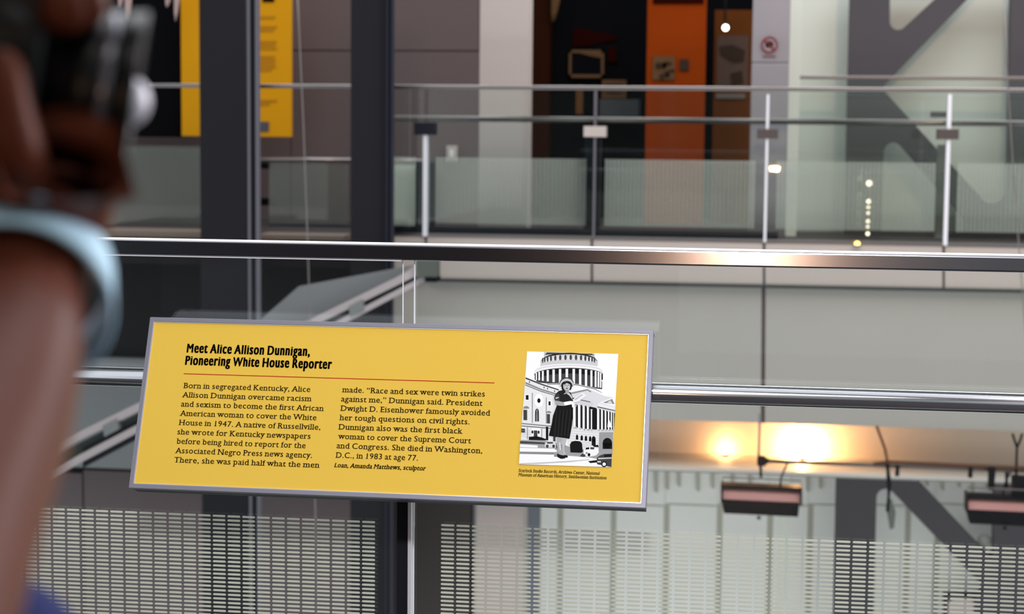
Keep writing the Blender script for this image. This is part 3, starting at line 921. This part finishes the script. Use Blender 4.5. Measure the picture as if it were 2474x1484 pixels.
def scan(vs, fs, y):
    iv = []
    for f in fs:
        xs = []
        n = len(f)
        for i in range(n):
            a = vs[f[i]]; b = vs[f[(i+1) % n]]
            if (a[1]-y)*(b[1]-y) < 0:
                t_ = (y-a[1])/(b[1]-a[1])
                xs.append(a[0]+t_*(b[0]-a[0]))
        if len(xs) >= 2: iv.append([min(xs), max(xs)])
    iv.sort()
    out = []
    for a, b in iv:
        if out and a <= out[-1][1]+.004: out[-1][1] = max(out[-1][1], b)
        else: out.append([a, b])
    return out
SB, TB = .078, .060     # serif overhang, serif thickness
def slabs(ch, vs, fs):
    R = []
    def bar(a, b, y0, y1): R.append((a, b, y0, y1))
    def at(y, which, both, level, dirn):
        iv = scan(vs, fs, y)
        if not iv: return
        sel = iv if which == 'all' else ([iv[0]] if which == 'first' else [iv[-1]])
        for a, b in sel:
            wide = (b-a) > .2
            x0 = a-SB*1.25
            x1 = b+SB*1.25 if (both and not wide) else (a+.09)
            if which == 'last' and not both: x0, x1 = b-.09, b+SB*1.4
            y0, y1 = (level, level+TB) if dirn > 0 else (level-TB, level)
            bar(x0, x1, y0, y1)
    if ch in 'AFHIKMNPRT': at(.03, 'all' if ch not in '' else 'first', True, 0, 1)
    if ch in 'BDE': at(.12, 'first', False, 0, 1)
    if ch in 'HIKMNW': at(CAP-.03, 'all' if ch != 'M' else 'all', True, CAP, -1)
    if ch in 'BDEFPR': at(CAP-.14, 'first', False, CAP, -1)
    if ch in 'fhiklmnrx': at(.03, 'all', True, 0, 1)
    if ch in 'pq': at(DESC+.03, 'all', True, DESC, 1)
    if ch in 'ad': at(.02, 'last', False, 0, 1)
    if ch in 'bhkld': at(ASC-.03, 'all', False, ASC, -1)
    if ch in 'imnprj': at(XH-.09 if ch != 'i' else XH-.05, 'first', False, XH, -1)
    if ch == 'u':
        at(XH-.03, 'all', False, XH, -1); at(.02, 'last', False, 0, 1)
    if ch in 'vwyx': at(XH-.02, 'all', True, XH, -1)
    if ch == '1': at(.03, 'all', True, 0, 1)
    return R
def layout(s, off=0.0, slab_on=True, ital=0.0, track=0.0, xk=1.09, bold=(0,)):
    def ym(y):
        if y < 0: return y
        return y*xk if y < XH else XH*xk+(y-XH)*(CAP-XH*xk)/(CAP-XH)
    X = 0
    VS, FS = [], []
    for ch in s:
        (vs, fs), adv = glyph(ch, 0.0 if ch in 'MW' else off)
        k = len(VS)
        lc = ch.islower() or ch in ',.;'
        for bx in bold:
            k = len(VS)
            VS += [(x+bx+X+ital*y, ym(y) if lc else y) for x, y in vs]
            FS += [tuple(i+k for i in f) for f in fs]
        if slab_on and vs:
            for a, b, y0, y1 in slabs(ch, vs, fs):
                k = len(VS)
                if lc: y0, y1 = ym(y0), ym(y1)
                VS += [(a+X+ital*y0, y0), (b+X+ital*y0, y0), (b+X+ital*y1, y1), (a+X+ital*y1, y1)]
                FS.append((k, k+1, k+2, k+3))
        X += adv*(1.0 if ch != ' ' else (.86 if slab_on else .95))+(track+(SB*.5 if slab_on else 0) if ch != ' ' else 0)
    return VS, FS
def letter_line(name, s, p0, x1, capm, m, parent, v=None, **kw):
    """fit one line between two measured ends; capm = cap height in metres"""
    u0, v0 = uv(*p0)
    u1, _ = uv(x1, p0[1]+(x1-p0[0])*.031)
    if v is not None: v0 = v
    VS, FS = layout(s, **kw)
    a = min(x for x, y in VS); b = max(x for x, y in VS)
    sx = (u1-u0)/(b-a); sy = capm/CAP
    return [sp3(u0+(x-a)*sx, v0+y*sy, FACE+.0003) for x, y in VS], FS

def lines(name, arr, m, capm, label=None, **kw):
    parts = []
    # equal leading through the measured baselines
    vsm = [uv(*p)[1] for _, p, _ in arr]
    n_ = len(arr)
    if n_ > 1:
        mi = (n_-1)/2; mv = sum(vsm)/n_
        k = sum((i-mi)*(v-mv) for i, v in enumerate(vsm))/sum((i-mi)**2 for i in range(n_))
        vsm = [mv+k*(i-mi) for i in range(n_)]
    for (s, p, x1), v in zip(arr, vsm):
        parts.append(letter_line(name, s, p, x1, capm, m, sign, v=v, **kw))
    VS, FS = [], []
    for a, b in parts:
        k = len(VS); VS += a; FS += [tuple(i+k for i in f) for f in b]
    o = mesh(name, VS, FS, m, sign)
    if label: o['label'] = label
    return o
c3 = lambda x, y: (420+x/4.6375, 820+y/4.6375)
c4 = lambda x, y: (790+x/5.707, 900+y/5.707)
c7 = lambda x, y: (1180+x/3.533, 820+y/3.533)
lines('heading_lettering', [('Meet Alice Allison Dunnigan,', c3(138, 145), c3(1520, 0)[0]), ('Pioneering White House Reporter', c3(120, 282), c3(1765, 0)[0])],
      M['ink'], .0172, 'bold condensed black heading in two lines', off=.010, slab_on=False, track=.085, xk=1.19, bold=(0, .025, .05, .075, .09))
lines('body_lettering', [
    ('Born in segregated Kentucky, Alice', c3(100, 543), c3(1523, 0)[0]),
    ('Allison Dunnigan overcame racism', c3(85, 648), c3(1540, 0)[0]),
    ('and sexism to become the first African', c3(75, 750), c3(1677, 0)[0]),
    ('American woman to cover the White', c3(60, 853), c3(1593, 0)[0]),
    ('House in 1947. A native of Russellville,', c3(48, 960), c3(1638, 0)[0]),
    ('she wrote for Kentucky newspapers', c3(35, 1063), c3(1527, 0)[0]),
    ('before being hired to report for the', c3(22, 1168), c3(1472, 0)[0]),
    ('Associated Negro Press news agency.', c3(8, 1270), c3(1545, 0)[0]),
    ('There, she was paid half what the men', c3(-2, 1378), c3(1630, 0)[0])], M['ink'], .0102, off=.0, bold=(0, .012))
lines('body_lettering', [
    ('made. \u201cRace and sex were twin strikes', c4(203, 270), c4(2172, 0)[0]),
    ('against me,\u201d Dunnigan said. President', c4(190, 400), c4(2140, 0)[0]),
    ('Dwight D. Eisenhower famously avoided', c4(178, 525), c4(2250, 0)[0]),
    ('her tough questions on civil rights.', c4(165, 655), c4(1962, 0)[0]),
    ('Dunnigan also was the first black', c4(150, 782), c4(1868, 0)[0]),
    ('woman to cover the Supreme Court', c4(143, 915), c4(1982, 0)[0]),
    ('and Congress. She died in Washington,', c4(128, 1045), c4(2138, 0)[0]),
    ('D.C., in 1983 at age 77.', c4(112, 1172), c4(1250, 0)[0])], M['ink'], .0102, off=.0, bold=(0, .012))
lines('credit_lettering', [('Loan, Amanda Matthews, sculptor', c4(97, 1305), c4(1362, 0)[0])], M['ink'], .0082, 'small bold italic credit line', off=.008, ital=.2, bold=(0, .03))
lines('caption_lettering', [
    ('Scurlock Studio Records, Archives Center, National', c7(256, 1130), c7(950, 0)[0]),
    ('Museum of American History, Smithsonian Institution', c7(252, 1166), c7(1008, 0)[0])], M['ink'], .0055, 'tiny italic caption below the photograph', off=.008, ital=.2, bold=(0, .02))
ua, va = uv(443, 904); ub, vb = uv(1194.4, 923.3)
sbox('red_rule', ua, ub, (va+vb)/2-.0007, (va+vb)/2+.0007, FACE, FACE+.0003, M['red_ink'])

# ---- printed photograph: flat grey-tone shapes on one print
m = bpy.data.materials.new('grey_tone_print')
m.use_nodes = True
nt = m.node_tree
at_ = nt.nodes.new('ShaderNodeAttribute'); at_.attribute_name = 'tone'
nt.links.new(at_.outputs['Color'], nt.nodes['Principled BSDF'].inputs['Base Color'])
nt.nodes['Principled BSDF'].inputs['Roughness'].default_value = .7
nt.nodes['Principled BSDF'].inputs['Specular IOR Level'].default_value = .02
pv, pf, pt = [], [], []
lay = [0]
def T(pts, tone, step=True):
    if step: lay[0] += 1
    k = len(pv)
    q = [Vector((*uv(*c7(x, y)), 0)) for x, y in pts]
    for p in q: pv.append(sp3(p.x, p.y, FACE+.0003+lay[0]*.000012))
    for tr in tessellate_polygon([q]):
        pf.append(tuple(i+k for i in tr)); pt.append(min(.97, tone*1.22) if tone > .15 else tone)
def E(cx, cy, rx, ry, tone, n=20, a0=0, a1=2*PI, step=True):
    T([(cx+rx*math.cos(a0+(a1-a0)*i/n), cy+ry*math.sin(a0+(a1-a0)*i/n)) for i in range(n+(0 if a1-a0 > 6.2 else 1))], tone, step)
def Q(x0, y0, x1, y1, tone, sk=0, step=False):
    T([(x0, y0), (x1, y0+sk*(x1-x0)), (x1, y1+sk*(x1-x0)), (x0, y1)], tone, step)
def band(f0, f1, x0, x1, tone, n=24, step=True):
    top = [(x0+(x1-x0)*i/n, f0((x0+(x1-x0)*i/n))) for i in range(n+1)]
    bot = [(x0+(x1-x0)*i/n, f1((x0+(x1-x0)*i/n))) for i in range(n, -1, -1)]
    T(top+bot, tone, step)
def arc(cx, w_, yb, h, tilt=0):
    return lambda x: yb-h*math.sqrt(max(0, 1-((x-cx)/w_)**2))+tilt*(x-cx)
WHT, LG, MG, DK, BK = .78, .52, .22, .06, .012
T([(329, 101), (1108, 123), (1050, 1091), (260, 1066)], .8)                       # sky
# dome
band(lambda x: 106+.03*(x-480), arc(688, 246, 215, 0), 474, 905, .45)
band(arc(688, 246, 186, 60), lambda x: 250, 443, 932, LG)
band(arc(688, 242, 190, 78), arc(688, 242, 194, 68), 450, 928, BK)
T([(500, 110), (880, 121), (905, 135), (688, 118), (480, 130)], DK)
for x in (462, 480, 504, 533, 570, 612, 657, 702, 747, 790, 827, 858, 884, 905):
    wv = 4+6*math.sqrt(max(0, 1-((x-690)/240)**2)); yc = 192-40*math.sqrt(max(0, 1-((x-690)/242)**2))
    E(x, yc, wv, 24, DK, 12, step=(x == 462)); 
for x in (492, 520, 552, 592, 635, 680, 725, 769, 809, 843, 872):
    yc = 218-40*math.sqrt(max(0, 1-((x-690)/242)**2))
    Q(x-3, yc-36, x+3, yc-4, WHT, step=(x == 492))
band(arc(685, 300, 262, 55), arc(685, 300, 275, 30), 388, 980, WHT)
band(arc(685, 298, 300, 60), arc(685, 298, 312, 55), 389, 978, MG)
band(arc(685, 292, 306, 62), arc(685, 292, 345, 0), 395, 976, BK)
band(arc(685, 285, 360, 70), lambda x: 380+.12*(x-600) if x > 600 else 365+.1*(x-400), 400, 970, DK)
for x in (408, 432, 463, 505, 555, 610, 668, 727, 782, 832, 878, 914, 938, 957):
    wv = 3+7*math.sqrt(max(0, 1-((x-685)/290)**2)); h = 50*math.sqrt(max(0, 1-((x-685)/290)**2))
    Q(x-wv, 300-h, x+wv, 345+(x-400)*.12, WHT, step=(x == 408))
    Q(x+wv, 300-h, x+wv+3, 345+(x-400)*.12, MG)
band(arc(685, 290, 268, 54), arc(685, 290, 280, 54), 396, 975, .6)
T([(480, 376), (620, 372), (760, 380), (900, 412), (968, 440), (985, 490), (850, 470), (700, 440), (560, 430), (470, 395)], WHT)
T([(500, 378), (620, 374), (760, 382), (900, 415), (968, 452), (972, 458), (900, 425), (760, 392), (620, 384), (500, 386)], MG)
# left wing
T([(316, 322), (480, 385), (600, 428), (620, 560), (600, 870), (275, 870), (290, 620)], .68)
T([(316, 322), (450, 376), (600, 425), (600, 436), (450, 388), (316, 336)], DK)
T([(314, 362), (450, 420), (600, 466), (600, 480), (450, 434), (313, 378)], MG)
T([(313, 385), (450, 440), (600, 486), (600, 490), (450, 446), (313, 391)], BK)
for x in (345, 470, 500, 560):
    T([(x, 345+(x-316)*.36), (x+8, 348+(x-316)*.36), (x+8, 362+(x-316)*.36), (x, 358+(x-316)*.36)], DK, x == 345)
for x, y, w_, h in ((318, 474, 24, 40), (512, 528, 18, 34)):
    Q(x-6, y-6, x+w_+6, y+h+8, .85, .05, True); Q(x, y, x+w_, y+h, BK, .05, True)
E(430, 522, 38, 58, .8); E(430, 522, 14, 20, BK)
E(415, 622, 24, 34, .85); E(414, 618, 17, 28, DK); Q(397, 618, 431, 700, DK); Q(411, 600, 415, 700, .6, step=True)
E(322, 590, 26, 22, MG, 12, PI, 2*PI); Q(298, 600, 330, 688, DK, .05, True)
E(514, 628, 22, 18, MG, 12, PI, 2*PI); Q(498, 636, 525, 716, DK, .05, True)
Q(371, 455, 378, 712, MG, step=True); Q(490, 495, 496, 716, MG)
T([(285, 712), (600, 742), (600, 752), (285, 722)], MG); T([(284, 735), (600, 762), (600, 768), (284, 741)], DK)
Q(370, 755, 440, 850, .8, .04, True); Q(386, 776, 418, 832, DK, .04, True); E(375, 790, 8, 14, BK); E(428, 792, 8, 14, BK)
Q(280, 760, 312, 796, DK, .05, True); Q(490, 745, 510, 860, BK, .03, True); Q(552, 830, 572, 870, DK, 0, True); Q(330, 750, 336, 850, MG); Q(452, 760, 458, 855, MG)
for y in (775, 792, 809, 826):
    Q(282, y, 362, y+2, .4, .06, y == 775); Q(520, y-10, 590, y-8, .4, .06)
# right portico
T([(700, 452), (845, 418), (985, 480), (1060, 495), (1083, 550), (1078, 660), (1068, 790), (700, 770)], .6)
T([(700, 455), (845, 424), (880, 444), (870, 452), (845, 436), (700, 468)], MG)
T([(700, 500), (880, 545), (880, 560), (700, 515)], MG)
T([(715, 556), (790, 556), (920, 585), (1080, 628), (1072, 780), (720, 758)], BK)
T([(945, 540), (1062, 496), (1084, 548), (1084, 575)], .75); T([(975, 540), (1056, 508), (1076, 552)], MG); T([(1010, 540), (1040, 520), (1058, 548)], .6)
T([(940, 545), (1084, 580), (1082, 600), (930, 568)], .7)
T([(930, 572), (1082, 606), (1082, 612), (930, 580)], DK)
for x, t0, b0, w_ in ((735, 565, 760, 13), (776, 556, 768, 12), (814, 562, 776, 11), (850, 572, 780, 10), (880, 600, 782, 6), (938, 588, 782, 11), (970, 594, 782, 9), (1000, 602, 782, 8), (1027, 610, 782, 7), (1050, 618, 782, 6), (1068, 626, 784, 4)):
    Q(x-w_, t0, x+w_*.5, b0, WHT, step=(x == 735)); Q(x+w_*.5, t0, x+w_, b0, MG); Q(x-w_*1.5, b0-14, x+w_*1.4, b0, .75); Q(x-w_*1.4, t0-4, x+w_*1.3, t0+6, .7)
T([(720, 512), (750, 500), (860, 520), (900, 545), (880, 575), (790, 552), (722, 545)], .55); T([(720, 498), (870, 532), (870, 538), (720, 505)], DK)
T([(1015, 750), (1020, 700), (1034, 690), (1042, 715), (1058, 750)], .8)
T([(690, 765), (945, 790), (1066, 790), (1055, 985), (680, 930)], .66)
T([(945, 792), (1066, 792), (1058, 985), (940, 965)], .28)
for y in (800, 822, 844, 866, 888, 910):
    Q(694, y-22, 940, y-20, .35, .08, y == 800)
for x, y in ((756, 832), (796, 838), (832, 842), (868, 846)):
    E(x, y, 10, 20, BK, 14); Q(x-10, y, x+10, y+24, BK, step=False)
E(898, 852, 17, 26, BK); Q(881, 852, 915, 905, BK)
E(1015, 885, 40, 44, BK); Q(975, 885, 1055, 935, BK)
# ground, cars
T([(275, 858), (480, 865), (600, 885), (700, 920), (930, 960), (1057, 940), (1050, 1091), (260, 1066)], .30)
T([(270, 868), (480, 880), (480, 895), (270, 888)], DK); T([(270, 896), (420, 905), (420, 925), (268, 920)], .85)
T([(268, 925), (560, 932), (590, 955), (570, 962), (268, 958)], .80); T([(266, 958), (560, 966), (558, 980), (266, 975)], MG)
T([(266, 978), (560, 985), (840, 1006), (1052, 1040), (1050, 1091), (260, 1066)], .84)
T([(560, 985), (600, 985), (640, 1000), (560, 1003)], MG)
T([(262, 1058), (500, 1048), (760, 1032), (860, 1022), (860, 1030), (700, 1048), (420, 1064), (262, 1066)], .45)
T([(345, 832), (410, 826), (450, 836), (490, 850), (490, 862), (345, 858)], BK)
T([(480, 905), (490, 880), (520, 866), (560, 870), (575, 895), (572, 925), (482, 922)], .6); E(502, 912, 12, 14, DK); E(556, 912, 12, 14, DK); Q(500, 876, 550, 890, DK, step=True)
T([(575, 900), (640, 890), (660, 905), (650, 935), (580, 930)], .12)
T([(700, 965), (695, 900), (708, 874), (740, 866), (780, 870), (798, 885), (806, 960), (790, 968)], BK)
T([(800, 885), (850, 880), (880, 895), (870, 920), (810, 915)], .6)
T([(810, 990), (815, 940), (840, 918), (900, 915), (938, 935), (942, 965), (920, 990), (850, 1005)], .75)
T([(832, 925), (860, 920), (860, 938), (828, 942)], BK); T([(870, 920), (905, 922), (900, 940), (868, 938)], DK); E(858, 985, 12, 15, BK); E(838, 970, 9, 9, MG)
T([(780, 1000), (800, 975), (830, 985), (820, 1004)], DK); T([(890, 905), (935, 900), (942, 920), (900, 918)], BK)
T([(850, 1040), (930, 1030), (930, 1050), (870, 1056)], BK)
T([(925, 1060), (925, 1010), (950, 992), (990, 978), (1054, 976), (1050, 1090), (935, 1068)], DK); T([(935, 1012), (1052, 1008), (1052, 1018), (938, 1024)], .5)
T([(990, 985), (1050, 982), (1050, 1000), (985, 1004)], BK); E(988, 1066, 24, 24, BK); E(988, 1066, 15, 15, .7); Q(930, 1040, 960, 1050, .7, 0, True)
# the woman
T([(582, 832), (630, 838), (622, 905), (628, 955), (645, 990), (612, 995), (596, 960), (584, 900)], .36)
T([(628, 840), (670, 842), (656, 900), (648, 950), (665, 985), (640, 985), (630, 950), (626, 900)], .42)
T([(604, 880), (612, 880), (616, 940), (610, 950)], .7); T([(585, 975), (612, 985), (655, 995), (656, 1016), (620, 1020), (590, 1005)], BK); T([(644, 988), (672, 990), (680, 1005), (660, 1012)], BK)
T([(585, 562), (718, 556), (722, 640), (712, 740), (692, 848), (600, 836), (515, 822), (540, 720), (552, 650)], BK)
for i in range(5):
    x = 560+i*30
    T([(x+20, 600), (x+24, 600), (x+8-i*2, 826), (x+2-i*2, 826)], .035, i == 0)
T([(570, 470), (600, 440), (640, 432), (700, 452), (722, 500), (726, 560), (585, 568), (600, 530)], .02)
T([(640, 470), (660, 452), (690, 458), (715, 490), (716, 515), (690, 480), (665, 462)], .5)
T([(568, 475), (600, 462), (612, 500), (604, 530), (566, 520), (560, 500)], .05); T([(572, 498), (598, 492), (600, 500), (574, 508)], .6)
T([(565, 522), (606, 528), (645, 538), (648, 568), (600, 566), (572, 554)], .34)
T([(642, 536), (700, 526), (728, 530), (726, 552), (650, 566)], .85)
T([(718, 515), (800, 456), (838, 478), (775, 528), (730, 540)], .72); T([(735, 512), (800, 468), (806, 474), (742, 520)], .4)
T([(712, 552), (742, 545), (724, 582), (714, 580)], .85)
E(668, 372, 60, 48, .07); E(666, 366, 46, 40, BK)
band(arc(668, 62, 405, 72), arc(668, 50, 400, 46), 607, 727, .5)
E(640, 405, 16, 34, BK); E(697, 400, 14, 32, BK); E(668, 398, 31, 42, .36); E(672, 402, 24, 34, .48)
T([(640, 372), (668, 356), (700, 370), (696, 384), (668, 372), (644, 388)], BK)
E(657, 390, 6, 3, BK, 8); E(683, 390, 6, 3, BK, 8); E(669, 420, 9, 4, BK, 10); T([(668, 392), (674, 392), (676, 408), (664, 408)], .28)
T([(655, 432), (685, 432), (690, 455), (660, 460)], .3)
me = bpy.data.meshes.new('photograph_print')
me.from_pydata([tuple(v) for v in pv], [], pf)
ca = me.color_attributes.new('tone', 'FLOAT_COLOR', 'CORNER')
for p, tn in zip(me.polygons, pt):
    for li in p.loop_indices: ca.data[li].color = (tn*.97, tn, tn*1.05, 1)
# face the viewer
bm = bmesh.new(); bm.from_mesh(me)
for f in bm.faces:
    f.normal_update()
    if f.normal.dot(N) < 0: f.normal_flip()
bm.to_mesh(me); bm.free()
pp_ = link('photograph_print', me, m, sign)
pp_['label'] = 'black and white photograph of a woman before a domed building'

# =================================================================== PERSON IN THE FOREGROUND
# arm and hand holding up a black camera
def skin_mesh(name, nodes, edges, m, parent=None, sub=2):
    me = bpy.data.meshes.new(name)
    me.from_pydata([tuple(n[0]) for n in nodes], edges, [])
    o = bpy.data.objects.new(name, me)
    COL.objects.link(o)
    o.modifiers.new('s', 'SKIN')
    if not me.skin_vertices: me.skin_vertices.new(name='skin')
    for i, n_ in enumerate(nodes):
        r = n_[1]
        me.skin_vertices[0].data[i].radius = (r, r) if not isinstance(r, tuple) else r
    me.skin_vertices[0].data[0].use_root = True
    o.modifiers['s'].use_smooth_shade = True
    sm = o.modifiers.new('d', 'SUBSURF'); sm.levels = sub; sm.render_levels = sub
    bpy.context.view_layer.update()
    ev = o.evaluated_get(bpy.context.evaluated_depsgraph_get())
    out = bpy.data.meshes.new_from_object(ev)
    bpy.data.objects.remove(o)
    for p in out.polygons: p.use_smooth = True
    out.materials.clear()
    return link(name, out, m, parent)
HN = []
def nd(x, y, dist, r):
    HN.append((L(x, y, dist), r)); return len(HN)-1
wr = nd(50, 700, .70, .0290)
prev = wr
ed = []
for a in ((0, 860, .655, .0325), (-60, 1010, .62, .0360), (-140, 1160, .59, .0385), (-210, 1320, .56, .0400), (-285, 1500, .53, .0415), (-400, 1800, .49, .0440)):
    k = nd(*a); ed.append((prev, k)); prev = k
hb_ = nd(72, 575, .728, (.025, .020))
pm = nd(118, 465, .700, (.027, .022))
kn = nd(150, 350, .685, (.024, .020))
ed += [(wr, hb_), (hb_, pm), (pm, kn)]
def chain(start, pts):
    prev = start
    for p in pts:
        k = nd(*p); ed.append((prev, k)); prev = k
chain(hb_, [(45, 490, .715, .0160), (20, 350, .690, .0140), (-2, 220, .685, .0110), (4, 110, .69, .0088)])                 # thumb, up the near side
chain(kn, [(110, 330, .77, .0115), (95, 300, .815, .0105), (70, 160, .825, .0095), (100, 10, .800, .0100), (140, -10, .740, .0110), (160, 28, .695, .0115)])
chain(kn, [(160, 340, .77, .0115), (150, 290, .820, .0105), (150, 140, .835, .0098), (185, -30, .810, .0092), (200, -20, .740, .0100), (205, 20, .700, .0100)])
chain(kn, [(200, 350, .77, .0110), (205, 310, .815, .0100), (225, 200, .830, .0092), (235, 90, .820, .0085)])
chain(pm, [(215, 420, .760, .0105), (235, 400, .790, .0100), (262, 350, .800, .0088), (268, 280, .810, .0078)])
person = thing('person', 'blurred person holding up a black camera, blue shirt and pale blue wristband', 'person', L(-290, 1750, .6))
skin_mesh('raised_arm', HN, ed, M['skin'], person, 2)
# wristband
wc = L(50, 690, .704)
ax = (L(50, 700, .70)-L(0, 860, .655)).normalized()
u_ = ax.cross(fw).normalized(); v_ = ax.cross(u_)
vs, fs = [], []
nn = 40
prof = [(-.020, .0362), (-.018, .0375), (.011, .0345), (.012, .0332), (.011, .0320), (-.018, .0345)]
for k in range(nn):
    a = 2*PI*k/nn
    for h, r in prof:
        vs.append(wc+ax*h+(u_*math.cos(a)+v_*math.sin(a))*r)
for k in range(nn):
    j = (k+1) % nn
    for q_ in range(6):
        fs.append((k*6+q_, k*6+(q_+1) % 6, j*6+(q_+1) % 6, j*6+q_))
fixn(mesh('wristband', vs, fs, M['band'], person, True))['label'] = 'pale blue wristband'
# blue shirt edge low in the corner
sh_pts = [L(-420, 1900, .66), L(-120, 1700, .68), (L(30, 1570, .72)), L(90, 1520, .76)]
tube('shirt', sh_pts, [.12, .085, .030, .010], M['shirt'], person, 24)['label'] = 'royal blue shirt'

# camera held in the hand
cam_t = thing('camera', 'blurred black camera with lens rim highlighted in grey held by the raised hand', 'camera', L(180, 300, .73))
cc = L(140, 180, .738)
axl = (L(330, 214, .744)-L(140, 180, .738)).normalized()      # lens axis: to the right, a little toward the viewer
u2 = axl.cross(Vector((0, 0, 1))).normalized(); v2 = u2.cross(axl)
def lathe(name, prof, m, n=40):
    vs, fs = [], []
    for h, r in prof:
        for k in range(n):
            a = 2*PI*k/n
            vs.append(cc+axl*h+(u2*math.cos(a)+v2*math.sin(a))*r)
    for i in range(len(prof)-1):
        for k in range(n):
            j = (k+1) % n
            fs.append((i*n+k, i*n+j, (i+1)*n+j, (i+1)*n+k))
    fs.append(tuple(range(n))); fs.append(tuple(range((len(prof)-1)*n, len(prof)*n)))
    return fixn(mesh(name, vs, fs, m, cam_t, True))
lathe('lens_barrel', [(-.012, .024), (-.010, .026), (.006, .026), (.008, .028), (.020, .0285)], M['blackcam'])
lathe('lens_ring', [(.0175, .0287), (.018, .0295), (.0215, .0295), (.022, .0287)], M['ring'])
lathe('lens_hood', [(.022, .0285), (.0245, .0300), (.031, .0315), (.032, .0305), (.0315, .028), (.026, .026)], M['blackcam'])
ball('lens_glint', cc+axl*.026-Vector((0, 0, .006)), .011, M['lensglint'], cam_t, 3)  # added pale ball in place of the highlight on the lens
bd = []
for sx_, sz_ in ((-.045, -.030), (-.045, .034), (-.010, .034), (-.004, .026), (-.004, -.030)):
    bd.append(cc+axl*sx_+v2*sz_-u2*.03)
back = [p+u2*.065 for p in bd]
vs, fs = prism_data(bd, back)
bevel(mesh('camera_body', vs, fs, M['blackcam'], cam_t), .005, 3)
tube('strap', [L(0, 20, .70), L(40, 40, .70), L(90, 60, .71), L(120, 90, .72)], .004, M['plinth'], cam_t, 8)
